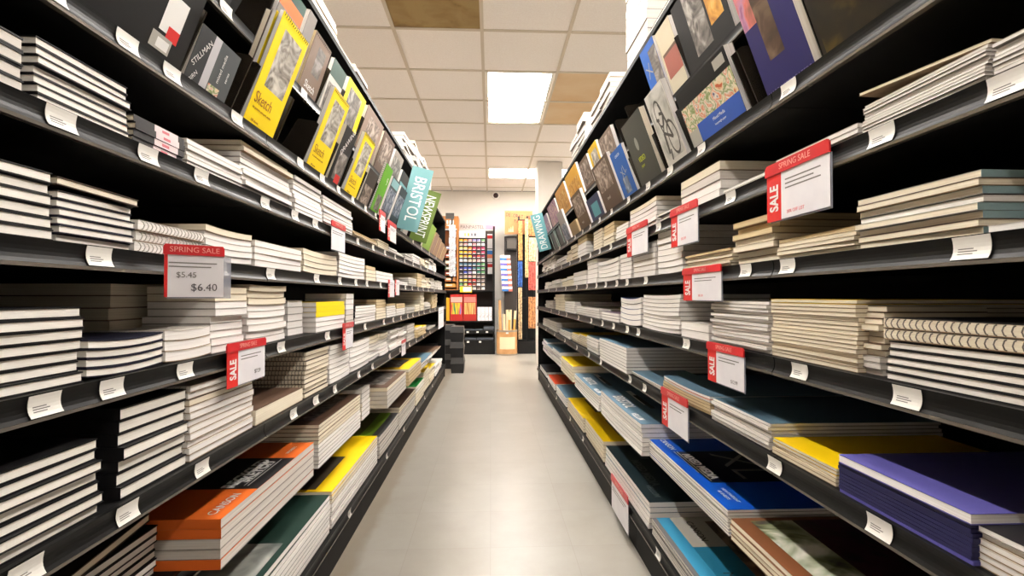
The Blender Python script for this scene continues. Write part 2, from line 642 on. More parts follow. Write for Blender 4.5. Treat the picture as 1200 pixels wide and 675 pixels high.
# ------------------------------------------------------------------ pads and sketchbooks in stacks
# name, category, look, kind of build, cover, pages, board, spine colour
STY = {
    'hard':    ('hardbound_sketchbook', 'sketchbook', 'black hardbound sketchbook', 'hard', cc(16, 15, 17), PG_CREAM, None),
    'navyhard': ('navy_hardbound_book', 'sketchbook', 'navy hardbound sketchbook', 'hard', cc(22, 22, 40), PG_CREAM, None),
    'brownhard': ('brown_journal', 'sketchbook', 'dark brown journal', 'hard', cc(52, 40, 30), PG_WARM, None),
    'band':    ('banded_notebook', 'notebook', 'black notebook with paper band', 'hard', cc(40, 38, 38), PG_WARM, None),
    'white':   ('paper_pad', 'paper pad', 'white paper pad', 'soft', cc(222, 214, 205), PG_WHITE, BOARDG),
    'cream':   ('drawing_pad', 'paper pad', 'cream drawing pad', 'soft', cc(212, 198, 170), PG_WARM, BOARD),
    'grey':    ('layout_pad', 'paper pad', 'pale grey layout pad', 'soft', cc(176, 170, 162), PG_GREY, BOARDG),
    'tan':     ('newsprint_pad', 'paper pad', 'tan paper pad', 'soft', cc(176, 150, 106), PG_TAN, BOARD),
    'brown':   ('toned_sketch_pad', 'sketch pad', 'brown-covered sketch pad', 'soft', cc(98, 74, 58), PG_WARM, BOARD),
    'darkpad': ('dark_covered_pad', 'sketch pad', 'dark-covered sketch pad', 'soft', cc(38, 36, 40), PG_WHITE, BOARDG),
    'spiral':  ('spiral_pad', 'spiral pad', 'white spiral-bound pad', 'soft', cc(220, 212, 200), PG_WHITE, BOARD),
    'dspiral': ('dark_spiral_pad', 'spiral pad', 'dark spiral-bound pad', 'soft', cc(40, 36, 34), PG_WARM, BOARD),
    'yellow':  ('yellow_sketch_pad', 'sketch pad', 'yellow-covered sketch pad', 'soft', cc(252, 210, 12), PG_WARM, BOARD),
    'yspine':  ('yellow_spined_pad', 'paper pad', 'white pad with yellow spine', 'soft', cc(240, 204, 24), PG_WHITE, BOARDG),
    'orange':  ('recycled_sketch_pad', 'sketch pad', 'orange-covered sketch pad', 'soft', cc(232, 110, 40), PG_GREY, BOARDG),
    'blue':    ('mixed_media_pad', 'paper pad', 'bright blue covered pad', 'soft', cc(12, 86, 196), PG_WHITE, BOARDG),
    'slate':   ('bristol_pad', 'paper pad', 'slate blue covered pad', 'soft', cc(92, 122, 140), PG_WHITE, BOARDG),
    'navy':    ('navy_glued_pad', 'paper pad', 'navy glued pad', 'soft', cc(44, 42, 104), PG_BLUE, None),
    'purple':  ('purple_topped_pad', 'paper pad', 'purple-topped white pad', 'soft', cc(92, 88, 160), PG_WHITE, None),
    'navyp':   ('navy_glued_pad', 'paper pad', 'purple-backed glued pad', 'soft', cc(92, 88, 160), PG_BLUE, None),
    'green':   ('dark_green_pad', 'paper pad', 'dark green covered pad', 'soft', cc(30, 54, 46), PG_WHITE, BOARDG),
    'lime':    ('charcoal_pad', 'paper pad', 'charcoal and lime covered pad', 'soft', cc(74, 74, 74), PG_GREY, BOARDG),
    'grass':   ('green_pad', 'paper pad', 'bright green covered pad', 'soft', cc(20, 128, 50), PG_CREAM, BOARDG),
    'picture': ('canvas_pad', 'paper pad', 'brown-bordered painting pad', 'soft', cc(126, 78, 48), PG_WARM, BOARD),
    'teal':    ('teal_pad', 'paper pad', 'grey and teal covered pad', 'soft', cc(108, 104, 104), PG_GREY, BOARDG),
    'dteal':   ('dark_teal_pad', 'paper pad', 'dark teal covered pad', 'soft', cc(28, 44, 50), PG_WHITE, BOARDG),
    'bluewhite': ('blue_tinted_pad', 'paper pad', 'white pad with blue cover', 'soft', cc(70, 86, 150), PG_WHITE, BOARDG),
    'bluegrey': ('watercolor_block', 'paper pad', 'blue-edged watercolour block', 'soft', cc(190, 190, 176), PG_WARM, BOARDG),
    'violet':  ('violet_pad', 'paper pad', 'violet and white covered pad', 'soft', cc(150, 130, 150), PG_WHITE, BOARDG),
    'wrap':    ('wrapped_sketchbook', 'sketchbook', 'black sketchbook in clear wrap', 'hard', cc(20, 20, 22), PG_GREY, None),
    'redcov':  ('red_covered_pad', 'paper pad', 'orange-red covered pad', 'soft', cc(226, 80, 40), PG_GREY, BOARDG),
}
_PM = {}


def pad_meshes(sty, w, d, t, bend, binding, tape, single):
    """meshes of one pad, front edge at x=0, bottom at z=0. binding: front | near | far | None; tape: (edge, colour)"""
    key = (sty, round(w, 4), round(d, 4), round(t, 5), bend, binding, tape, single)
    if key in _PM:
        return _PM[key]
    nm, cat, look, build, cov, pg, board = STY[sty]
    hw = w / 2
    warp = None
    ny = 1
    if bend:
        ny = 6
        warp = lambda x, y: bend * (2 * y / w) ** 2 if bend > 0 else -bend * (1 - (2 * y / w) ** 2)
    parts = []
    c, p = MB(), MB()
    if single:
        p = c
    if build == 'hard':
        th = min(0.0022, t * 0.13)
        ins = 0.0012
        c.slab(-d, 0, -hw, hw, 0, th, cov, 1, ny, warp)
        c.slab(-d, 0, -hw, hw, t - th, t, cov, 1, ny, warp)
        c.slab(-d, -d + 0.003, -hw, hw, th, t - th, cov, 1, ny, warp)
        p.slab(-d + 0.0032, -ins, -hw + ins, hw - ins, th + 0.0001, t - th - 0.0001, pg, 1, ny, warp)
    else:
        th, tb = min(0.0006, t * 0.08), min(0.0011, t * 0.11)
        c.slab(-d, 0, -hw, hw, t - th, t, cov, 1, ny, warp)
        c.slab(-d, 0, -hw, hw, 0, tb, board or cov, 1, ny, warp)
        p.slab(-d + 0.0006, -0.0006, -hw + 0.0006, hw - 0.0006, tb + 0.0001, t - th - 0.0001, pg, 1, ny, warp)
    if tape:
        e, tm = tape
        q = c
        k = 0.0004
        for ee in e.split('+'):
            if ee == 'front':
                q.slab(-0.012, k, -hw, hw, t, t + 0.0001, tm, 1, ny, warp)
                q.slab(0, k, -hw, hw, 0.0003, t, tm, 1, ny, warp)
            elif ee == 'band':
                q.slab(0, k - 0.0001, -hw, hw, 0.0003, t, cov)
                q.slab(-0.05, k, -w * 0.12, w * 0.36, t, t + 0.0002, tm)
                q.slab(0, k, -w * 0.12, w * 0.36, 0.0003, t, tm)
                q.slab(k, k + 0.0002, w * 0.03, w * 0.17, t * 0.3, t * 0.7, cc(206, 110, 120))
            elif ee == 'near':
                q.slab(-d, 0, -hw - k, -hw, 0.0003, t, tm, 1, 1, warp)
            elif ee == 'far':
                q.slab(-d, 0, hw, hw + k, 0.0003, t, tm, 1, 1, warp)
    parts.append(('cover' if not single else None, c.data(nm if single else 'cover')))
    if not single:
        parts.append(('page_block', p.data('page_block')))
    if binding:
        s = MB()
        wm = WIREW if sty in ('spiral',) else WIREM if binding == 'front' else WIRE
        r, rt = t * 0.5 - 0.001, 0.0008
        wz = (lambda x, y: warp(x, y)) if warp else (lambda x, y: 0)
        if binding == 'front':
            n = max(8, int(w / 0.0095))
            for i in range(n):
                y = -hw + 0.008 + (w - 0.016) * i / (n - 1)
                s.ring((-r * 0.72 + 0.002, y, t / 2 + wz(0, y)), 'y', r, rt, wm, 8, 3)
        else:
            n = max(8, int(d / 0.0095))
            sg = -1 if binding == 'near' else 1
            for i in range(n):
                x = -d + 0.008 + (d - 0.016) * i / (n - 1)
                s.ring((x, sg * (hw - r * 0.72 + 0.002), t / 2 + wz(x, sg * hw)), 'x', r, rt, wm, 8, 3)
        parts.append(('spiral_binding', s.data('spiral_binding')))
    _PM[key] = parts
    return parts


STACKNO = {}


def stack(side, shelf, x0, x1, top, runs, **kw):
    # far down the aisle one run of equal pads is several stacks side by side
    Xf = kw.get('X') or FRONT.get(shelf, W)
    a, b = sorted((y_on(side, x0, Xf), y_on(side, x1, Xf)))
    lim = 0.62 if shelf in (6, 7) else 0.40
    if x1 - x0 < 24 and b - a > lim:
        k = math.ceil((b - a) / (0.46 if shelf in (6, 7) else 0.30))
        zb = TOPZ[shelf] if shelf in TOPZ else kw['zbase']
        h = (z_on(top[0], top[1], Xf) - zb) if isinstance(top, tuple) else top
        for q in range(k):
            ya, yb = a + (b - a) * q / k, a + (b - a) * (q + 1) / k
            f = random.uniform(0.82, 1.0) if q else 1.0
            rr = [(st, c) for st, c in runs]
            kw2 = dict(kw)
            if kw2.get('where'):
                kw2['where'] = kw2['where'] + ', %s part' % ORD[q + 1]
            one_stack(side, shelf, None, None, h * f, rr, yy=(ya, yb), **kw2)
        return
    return one_stack(side, shelf, x0, x1, top, runs, **kw)


def one_stack(side, shelf, x0, x1, top, runs, X=None, d=None, bend=0.0, binding=None, tape=None, jx=0.003, jr=0.5, setback=0.0, zbase=None, note=None, cover_fn=None, top_tilt=None, w=None, where=None, group=None, yy=None):
    """a stack of pads. x0..x1: picture columns of its front edge; top: picture point (x,y) on its upper front edge;
    runs: [(style, count)] from the top down"""
    Xf = (X if X is not None else FRONT.get(shelf, W)) + setback
    a, b = yy if yy else sorted((y_on(side, x0, Xf), y_on(side, x1, Xf)))
    a += 0.0022
    b -= 0.0022
    if isinstance(shelf, int):
        ceil_z = RAILZ[1] - 0.016 if shelf == 2 else TOPZ[shelf - 1] - 0.028
    else:
        ceil_z = 9
    if w:
        b = a + w
    wd = b - a
    zb = (zbase if zbase is not None else TOPZ[shelf]) + 0.0004
    zt = z_on(top[0], top[1], Xf) if isinstance(top, tuple) else zb + top
    zt = min(zt, ceil_z)
    if yy:
        a += 0.010
        b -= 0.010
        Xf += 0.007
        jx, jr = max(jx, 0.010), max(jr, 1.2)
    n = sum(r[1] for r in runs)
    bd = abs(bend)
    t = (zt - zb - bd) / n - 0.0004
    if t < 0.0025:
        print('thin stack', side, shelf, x0, x1, t)
        t = 0.004
    dd = d if d else min(max(1.32 * wd, 0.15), min(0.36, SHELF_BACK - Xf - 0.02))
    single = yy is not None or abs(x1 - x0) < 24
    key = (side, shelf)
    STACKNO[key] = STACKNO.get(key, 0) + 1
    if where is None:
        where = '%s stack of %s %s shelf' % (ORD[STACKNO[key]], SIDE[side], SHELFNAME[shelf])
    seq = [s for s, c in runs for _ in range(c)]
    yc = (a + b) / 2
    SF = side_frame(side)
    out = []
    for i, sty in enumerate(seq):          # i = 0 is the top pad
        nm, cat, look, build, cov, pg, board = STY[sty]
        if sty == 'white' and side > 0:
            nm = 'right_paper_pad'  # same white paper pads, only named apart on the right side
        lv = n - 1 - i
        jxv = random.uniform(-jx, jx * 0.4)
        jyv = random.uniform(-0.0012, 0.0012)
        rz = R(random.uniform(-jr, jr))
        M = Matrix.Translation((side * (Xf + 0.0062 - jxv), yc + jyv, zb + lv * (t + 0.0004))) @ Matrix.Rotation(rz, 4, 'Z') @ SF
        tp = tape if not isinstance(tape, dict) else tape.get(sty)
        bnd = binding
        pos = 'topmost' if i == 0 else 'bottom one' if i == n - 1 else '%s from top' % ORD[i + 1]
        lab = '%s, %s, %s' % (look, pos, where)
        if n == 1:
            lab = '%s lying alone, %s' % (look, where)
        parts = pad_meshes(sty, wd, dd, t, bend, bnd, tp, single)
        if single and not bnd:
            o = link(nm, parts[0][1])
            o.matrix_world = M
        else:
            o = empty(nm, M)
            for (pn, me) in parts:
                link(pn or 'pad_body', me, o)
        tag(o, lab, cat, group or '%ss, %s' % (look, where))
        if i == 0 and top_tilt:
            ang, yaw, lift = top_tilt
            o.matrix_world = Matrix.Translation((0, 0, lift)) @ M @ Matrix.Rotation(R(yaw), 4, 'Z') @ Matrix.Rotation(R(ang), 4, 'X')
        if i == 0 and cover_fn:
            cover_fn(o, wd, dd, t, bend)
        out.append(o)
    return out


# printed fields on a flat cover; u runs to a reader's right (0..1), v from the front edge (0) into the shelf (1)
def cover_art(patches, texts=()):
    def fn(o, w, d, t, bend=0.0):
        warp = (lambda x, y: bend * (2 * y / w) ** 2) if bend > 0 else None
        z = t + 0.00015
        mb = MB()
        for k, (u0, v0, u1, v1, m) in enumerate(patches):
            zz = z + k * 0.00012
            mb.slab(-v1 * d, -v0 * d, (u0 - 0.5) * w, (u1 - 0.5) * w, zz, zz + 0.0001, m, 1, 8, warp)
        if patches:
            mb.build('printed_cover', o)
        zz = z + len(patches) * 0.00012 + 0.0003
        for (s, u, v, size, m, bold, wid) in texts:
            me = text_data(s, size, m, bold, 'CENTER', wid)
            if warp:      # the print follows the curl of the cover
                me = me.copy()
                for q in me.vertices:
                    q.co.z += warp(0, (u - 0.5) * w + q.co.x) + 0.0007
            link('lettering', me, o, frame((-v * d, (u - 0.5) * w, zz), (0, 1, 0), (-1, 0, 0)))
    return fn


PURP = cc(84, 80, 150)
DNAVY = cc(34, 33, 74)
INK = mat('black ink', srgb(24, 22, 22), 0.5)
DARKTXT = mat('dim grey ink', srgb(84, 92, 94), 0.5)
YEL = cc(255, 222, 16)
ORG = cc(232, 110, 40)
NAVY = cc(44, 42, 104)
LIMEM = cc(120, 160, 40)
TEALM = cc(34, 110, 140)
SLATE = cc(92, 122, 140)
GRYM = cc(176, 172, 162)
BRWN = cc(98, 74, 58)

L_, R_ = -1, 1
# ---- left sixth shelf (under the display)
stack(L_, 2, -12, 33, (20, 36), [('wrap', 4)], jr=1.5)
stack(L_, 2, 46, 157, (47, 37), [('hard', 7)], jx=0.006, jr=0.8)
stack(L_, 2, 158, 219, (160, 132), [('band', 4)], d=0.14, tape=('band', cc(226, 206, 206)))
stack(L_, 2, 221, 286, (222, 160), [('white', 5)])
stack(L_, 2, 288, 345, (300, 170), [('cream', 2), ('white', 7)], d=0.26, jx=0.012, jr=1.2)
stack(L_, 2, 347, 379, (347, 204), [('white', 8)], jx=0.006)
stack(L_, 2, 381, 415, (382, 228), [('white', 9)], jx=0.006)
stack(L_, 2, 417, 443, (418, 270), [('tan', 3), ('cream', 4)], jx=0.006, d=0.28)
stack(L_, 2, 444, 457, (445, 280), [('cream', 5)])
stack(L_, 2, 458, 475, (460, 290), [('white', 3)])
stack(L_, 2, 476, 484, (477, 297), [('darkpad', 3)])
stack(L_, 2, 485, 493, (487, 298), [('violet', 4)])
stack(L_, 2, 495, 504, (496, 302), [('cream', 4)])
stack(L_, 2, 505, 513, (506, 303), [('white', 4)])
# ---- left fifth shelf
stack(L_, 3, -30, 68, (66, 202), [('hard', 6)], jx=0.004)
stack(L_, 3, 71, 162, (76, 212), [('brownhard', 1), ('hard', 1), ('navyhard', 5)], jx=0.006, jr=1.2, top_tilt=(-2.4, -3, 0.004))
stack(L_, 3, 163, 243, (175, 259), [('spiral', 3)], binding='front', jx=0.004)
stack(L_, 3, 244, 299, (246, 262), [('cream', 1), ('white', 4)], d=0.3, bend=0.003)
stack(L_, 3, 301, 356, (304, 281), [('spiral', 4)], binding='near')
stack(L_, 3, 358, 397, (358, 290), [('cream', 4)], bend=0.004)
stack(L_, 3, 399, 429, (401, 295), [('white', 6)], bend=0.003)
stack(L_, 3, 431, 442, (432, 311), [('tan', 1), ('cream', 3)])
stack(L_, 3, 443, 462, (444, 317), [('white', 3)])
stack(L_, 3, 466, 479, (467, 329), [('white', 2)])
stack(L_, 3, 480, 489, (481, 325), [('grey', 4)])
stack(L_, 3, 490, 495, (491, 320), [('tan', 5)])
stack(L_, 3, 496, 506, (497, 321), [('cream', 5)])
stack(L_, 3, 507, 520, (508, 326), [('grey', 4)])
# ---- left fourth shelf
stack(L_, 4, -40, 104, (103, 359), [('hard', 7)], jx=0.008, jr=0.8)
stack(L_, 4, 107, 197, (112, 398), [('navyhard', 4)], d=0.12, bend=0.004)
stack(L_, 4, 199, 253, (200, 387), [('spiral', 3)], binding='near', bend=0.003, d=0.12)
BIGX = W + 0.145
stack(L_, 4, 135, 219, (170, 333), [('brown', 6)], X=BIGX, d=0.24, where='back row of left fourth shelf', jx=0.006)
stack(L_, 4, 254, 292, (254, 336), [('cream', 2), ('white', 7)], jx=0.008, d=0.128)
stack(L_, 4, 294, 338, (296, 333), [('cream', 3), ('white', 6)], bend=0.002, jx=0.004)
stack(L_, 4, 373, 406, (374, 354), [('yspine', 3), ('white', 3)], d=0.34, tape={'yspine': ('front', YEL)}, X=W - 0.004, jx=0.001)
stack(L_, 4, 340, 358, (345, 352), [('white', 5)], setback=0.03, d=0.2)
stack(L_, 4, 408, 417, (409, 344), [('white', 3), ('grey', 3)])
stack(L_, 4, 418, 442, (425, 358), [('darkpad', 1), ('white', 5)], tape=('near', cc(30, 28, 28)), d=0.3)
stack(L_, 4, 443, 454, (444, 351), [('tan', 3), ('cream', 4)], d=0.3)
stack(L_, 4, 455, 465, (456, 356), [('tan', 1), ('white', 5)])
stack(L_, 4, 466, 476, (467, 356), [('tan', 2), ('white', 3)])
stack(L_, 4, 478, 487, (479, 361), [('grey', 2)])
stack(L_, 4, 488, 493, (489, 357), [('cream', 3)])
stack(L_, 4, 494, 498, (495, 342), [('cream', 7)])
stack(L_, 4, 499, 507, (500, 354), [('grey', 3)])
stack(L_, 4, 508, 514, (509, 342), [('tan', 8)])
# ---- left third shelf
stack(L_, 5, -30, 127, (124, 513), [('hard', 7)], jx=0.010, jr=0.8)
stack(L_, 5, 149, 226, (150, 478), [('hard', 7)], jx=0.008, jr=0.8, tape=('near', cc(16, 15, 17)))
stack(L_, 5, 228, 302, (229, 452), [('spiral', 2), ('dspiral', 1), ('spiral', 8)], binding='near', jx=0.004, d=0.17)
stack(L_, 5, 304, 359, (309, 478), [('brown', 1)], d=0.3, jr=0.2)
stack(L_, 5, 361, 388, (363, 412), [('dspiral', 10)], binding='near', d=0.3, jx=0.006)
stack(L_, 5, 389, 412, (390, 405), [('white', 8)], bend=0.002)
stack(L_, 5, 413, 435, (414, 402), [('white', 6)], jx=0.004, bend=0.003)
stack(L_, 5, 436, 458, (437, 395), [('cream', 2), ('grey', 2), ('white', 3)], bend=0.003)
stack(L_, 5, 460, 478, (461, 387), [('white', 7)], bend=0.002)
stack(L_, 5, 479, 487, (480, 381), [('grey', 6)])
stack(L_, 5, 492, 502, (493, 383), [('yellow', 1), ('tan', 3)], X=W - 0.03, d=0.3)
stack(L_, 5, 504, 512, (505, 384), [('grey', 3)])
# ---- left second shelf (recessed, large pads hang over its edge)
stack(L_, 6, 40, 192, (190, 604), [('brownhard', 1), ('hard', 6)], X=0.646, jx=0.006, jr=0.6, top_tilt=(1.5, 6, 0.004))
ORANGE_ART = cover_art(
    [(0.30, 0.0, 0.72, 0.99, INK), (0.335, 0.10, 0.70, 0.107, WHITE), (0.335, 0.13, 0.66, 0.135, WHITE), (0.0, 0.985, 1.0, 1.0, INK), (0.55, 0.45, 0.555, 0.9, GRYM)],
    [('CANSON', 0.14, 0.10, 0.026, WHITE, 0.008, 1.0), ('RECYCLED', 0.50, 0.235, 0.04, WHITE, 0.035, 1.0), ('SKETCH', 0.52, 0.18, 0.04, WHITE, 0.03, 1.0), ('100 SHEETS', 0.85, 0.12, 0.013, WHITE, 0.0, 1.0)])
stack(L_, 6, 265, 372, 0.100, [('orange', 2), ('grey', 2), ('orange', 1)], X=0.528, d=0.30, jx=0.001, jr=0.1, tape={'orange': ('near', ORG)}, cover_fn=ORANGE_ART, bend=0.0)
BROWN_ART = cover_art([(0.1, 0.14, 0.9, 0.3, ART_GREY), (0.1, 0.36, 0.9, 0.8, ART_FIG)])
stack(L_, 6, 377, 425, (400, 480), [('brown', 5), ('white', 6)], X=0.532, d=0.28, jx=0.002, jr=0.2, cover_fn=BROWN_ART)
stack(L_, 6, 427, 436, (428, 456), [('white', 7)], X=0.55)
stack(L_, 6, 456, 477.6, (457, 453), [('brown', 1), ('grey', 4)], X=0.49, d=0.28, jr=0.05, jx=0.001, cover_fn=cover_art([(0.15, 0.12, 0.85, 0.7, ART_GREY)]))
stack(L_, 6, 480.6, 495, (481, 432), [('yellow', 1), ('tan', 4)], X=0.485, d=0.28, jr=0.05, cover_fn=cover_art([(0.15, 0.25, 0.85, 0.75, ART_GREY)]))
stack(L_, 6, 497, 509, (498, 424), [('slate', 1), ('white', 3)], X=0.49, d=0.28)
stack(L_, 6, 510, 518, (511, 412), [('brown', 1), ('white', 3)], X=0.51, d=0.28)
# ---- left lowest shelf
stack(L_, 7, 250, 391, (390, 579), [('green', 2), ('white', 6)], d=0.36, jx=0.004, jr=0.2, bend=0.0, cover_fn=cover_art([(0.05, 0.05, 0.55, 0.75, art('ink wash', [(60, 66, 62), (150, 152, 146), (214, 210, 200)], 6, 0.8))]))
stack(L_, 7, 393, 445, (400, 566), [('yellow', 3), ('white', 6)], d=0.34, jx=0.003, jr=0.2, cover_fn=cover_art([(0.03, 0.18, 0.55, 0.8, cc(70, 62, 48))], [('Sketch', 0.82, 0.45, 0.03, BRWN, 0.0, 0.9)]))
stack(L_, 7, 447, 469, (448, 510), [('lime', 6)], d=0.34, bend=0.004, cover_fn=cover_art([(0.0, 0.12, 1.0, 0.3, LIMEM), (0.0, 0.3, 1.0, 0.95, cc(88, 96, 30))]))
stack(L_, 7, 470, 488, (471, 476), [('brown', 2), ('grey', 6)], d=0.34, jx=0.004)
stack(L_, 7, 489, 498, (490, 452), [('grass', 2), ('cream', 3)], d=0.34)
stack(L_, 7, 499, 511, (500, 435), [('yellow', 1), ('cream', 5)], d=0.34)
stack(L_, 7, 512, 520, (513, 427), [('white', 4)], d=0.3)
# ---- right sixth shelf
stack(R_, 2, 1158, 1260, (1160, 50), [('white', 8)], jx=0.004)
stack(R_, 2, 1006, 1155, (1010, 118), [('cream', 1), ('white', 10)], jx=0.004, top_tilt=(-4.0, 4, 0.0075))
stack(R_, 2, 907, 1004, (1003, 142), [('white', 3)], d=0.14)
stack(R_, 2, 844, 905, (846, 222), [('white', 2)], d=0.2)
stack(R_, 2, 796, 842, (800, 212), [('cream', 1), ('grey', 1), ('white', 2)], d=0.3)
stack(R_, 2, 769, 794, (770, 252), [('white', 4)], jx=0.01, jr=3)
stack(R_, 2, 736, 767, (737, 247), [('cream', 1), ('white', 5)], bend=0.003, d=0.2)
stack(R_, 2, 720, 734, (721, 266), [('white', 5)])
stack(R_, 2, 706, 718, (707, 265), [('tan', 3), ('cream', 3)])
stack(R_, 2, 694, 704, (695, 272), [('cream', 7)])
stack(R_, 2, 676, 686, (677, 279), [('tan', 2), ('white', 4)])
stack(R_, 2, 662, 674, (663, 292), [('cream', 4)])
stack(R_, 2, 650, 660, (651, 304), [('violet', 2), ('white', 2)])
stack(R_, 2, 634, 648, (636, 305), [('grey', 2), ('white', 3)])
# ---- right fifth shelf
stack(R_, 3, 1148, 1260, (1150, 264), [('white', 1)], d=0.16)
stack(R_, 3, 1000, 1146, (1004, 234), [('bluegrey', 1), ('brown', 1), ('bluegrey', 1), ('darkpad', 1), ('bluegrey', 2), ('brown', 1), ('bluegrey', 1)], d=0.3, jx=0.008, jr=0.8, tape={'bluegrey': ('far', cc(134, 158, 160))})
stack(R_, 3, 906, 998, (908, 281), [('tan', 1), ('cream', 4)], jx=0.006, jr=0.8, d=0.12)
stack(R_, 3, 856, 904, (858, 262), [('tan', 3), ('cream', 4)], d=0.3, jx=0.012, jr=1.0)
stack(R_, 3, 800, 854, (802, 300), [('tan', 1), ('cream', 5)], d=0.12, jx=0.006)
stack(R_, 3, 768, 797, (769, 271), [('white', 7)], d=0.3, bend=0.003)
stack(R_, 3, 740, 766, (741, 290), [('white', 2), ('spiral', 4)], binding='far')
stack(R_, 3, 725, 738, (726, 299), [('white', 6)])
stack(R_, 3, 700, 723, (702, 307), [('white', 5)], bend=0.004)
stack(R_, 3, 687, 698, (688, 306), [('white', 5)])
stack(R_, 3, 671, 685, (672, 320), [('grey', 1), ('white', 2)])
stack(R_, 3, 656, 669, (657, 326), [('yspine', 1), ('cream', 2)])
stack(R_, 3, 637, 654, (638, 331), [('white', 2)])
# ---- right fourth shelf
stack(R_, 4, 1030, 1300, (1032, 399), [('hard', 5)], jx=0.006, jr=0.4, d=0.28)
stack(R_, 4, 1026, 1290, 0.030, [('dspiral', 2)], jx=0.004, jr=0.4, d=0.28, binding='front', zbase=z_on(1032, 399) + 0.001, where='on hardbound stack at near end, right fourth shelf')
stack(R_, 4, 1002, 1028, (1003, 358), [('cream', 1), ('brown', 2), ('cream', 3), ('brown', 2), ('grey', 3)], jx=0.012, jr=2, setback=0.01)
stack(R_, 4, 899, 1000, (900, 350), [('yellow', 2), ('cream', 14)], jx=0.003, d=0.26)
stack(R_, 4, 830, 897, (831, 352), [('white', 14)], jx=0.006, jr=0.8)
stack(R_, 4, 796, 828, (797, 377), [('white', 2)], d=0.1)
stack(R_, 4, 751, 794, (752, 345), [('white', 9)], bend=0.004, d=0.26)
stack(R_, 4, 725, 749, (726, 348), [('bluewhite', 5)], bend=0.007)
stack(R_, 4, 703, 723, (704, 365), [('violet', 3)])
stack(R_, 4, 674, 701, (675, 359), [('white', 4)], d=0.3)
stack(R_, 4, 661, 672, (662, 353), [('white', 5)])
stack(R_, 4, 648, 659, (649, 345), [('cream', 6)])
stack(R_, 4, 637, 646, (638, 352), [('grey', 4)])
# ---- right third shelf
stack(R_, 5, 1132, 1330, (1134, 612), [('darkpad', 1), ('spiral', 5)], jx=0.004, d=0.3, binding='far')
stack(R_, 5, 975, 1130, (978, 541), [('navy', 8), ('navyp', 1)], X=W - 0.006, d=0.34, jx=0.001, jr=0.1, tape={'navy': ('front+far', DNAVY), 'navyp': ('front+far', PURP)}, where='glued stack of right third shelf, below a purple pad')
stack(R_, 5, 975, 1130, 0.0125, [('purple', 1)], X=W - 0.010, d=0.34, jx=0, jr=0.1, zbase=z_on(978, 541, W - 0.006) + 0.0006, where='on the navy glued stack, right third shelf')
stack(R_, 5, 899, 973, (901, 512), [('yellow', 1), ('yellow', 2), ('cream', 2)], d=0.32, jx=0.004, jr=0.6)
stack(R_, 5, 830, 897, (832, 466), [('slate', 1), ('white', 6)], d=0.34, jx=0.008, jr=0.6)
stack(R_, 5, 774, 828, (775, 440), [('slate', 1), ('redcov', 1), ('tan', 4)], d=0.34, bend=0.004)
stack(R_, 5, 734, 772, (735, 434), [('slate', 1), ('grey', 2)], d=0.2)
stack(R_, 5, 701, 732, (702, 396), [('slate', 1), ('white', 5), ('darkpad', 1), ('white', 1)], d=0.36, jx=0.002, jr=0.2, X=W - 0.02)
stack(R_, 5, 686, 699, (687, 393), [('slate', 1), ('darkpad', 1), ('white', 3)], d=0.3)
stack(R_, 5, 668, 684, (669, 388), [('yellow', 1), ('cream', 5)], d=0.3)
stack(R_, 5, 653, 666, (654, 384), [('slate', 1), ('white', 3)], d=0.3)
stack(R_, 5, 635, 651, (636, 372), [('grey', 4)], d=0.3)
# ---- right second shelf
FLORAL = cover_art([(0.03, 0.10, 0.97, 0.95, ART_TREE), (0.03, 0.36, 0.97, 0.95, ART_FLOWER)])
stack(R_, 6, 850, 1080, (852, 607), [('picture', 4)], X=0.528, d=0.36, jx=0.003, jr=0.2, cover_fn=FLORAL)
BLUE_ART = cover_art(
    [(0.28, 0.10, 0.72, 0.98, mat('blue black print', srgb(10, 18, 44), 0.4)), (0.28, 0.115, 0.7, 0.122, WHITE), (0.28, 0.09, 0.6, 0.096, WHITE)],
    [('CANSON', 0.15, 0.11, 0.026, WHITE, 0.01, 1.0), ('MIXED MEDIA', 0.5, 0.165, 0.034, WHITE, 0.04, 0.95), ('XL', 0.5, 0.5, 0.15, GRYM, -0.01, 1.2), ('HEAVYWEIGHT', 0.86, 0.13, 0.012, WHITE, 0, 1.0), ('60 SHEETS', 0.86, 0.085, 0.012, WHITE, 0, 1.0)])
stack(R_, 6, 755, 848, (757, 513), [('blue', 1), ('white', 5), ('blue', 2)], X=0.528, d=0.35, jx=0.004, jr=0.2, cover_fn=BLUE_ART)
BRIST = cover_art(
    [(0.05, 0.31, 0.5, 0.38, WHITE), (0.2, 0.33, 0.6, 0.39, INK)],
    [('BRISTOL', 0.40, 0.115, 0.062, WHITE, 0.02, 0.95), ('VELLUM', 0.82, 0.06, 0.032, WHITE, 0.015, 0.95)])
stack(R_, 6, 702, 749, (704, 458), [('slate', 1), ('white', 6)], X=0.50, d=0.34, jx=0.004, jr=0.4, bend=0.004, cover_fn=BRIST)
stack(R_, 6, 672, 700, (673, 438), [('slate', 1), ('white', 5)], X=0.50, d=0.34, jx=0.006, jr=0.6, bend=0.003, cover_fn=BRIST)
stack(R_, 6, 656, 670, (657, 418), [('yellow', 1), ('cream', 4)], X=0.51, d=0.3)
stack(R_, 6, 634, 654, (636, 398), [('slate', 1), ('violet', 3)], X=0.51, d=0.3)
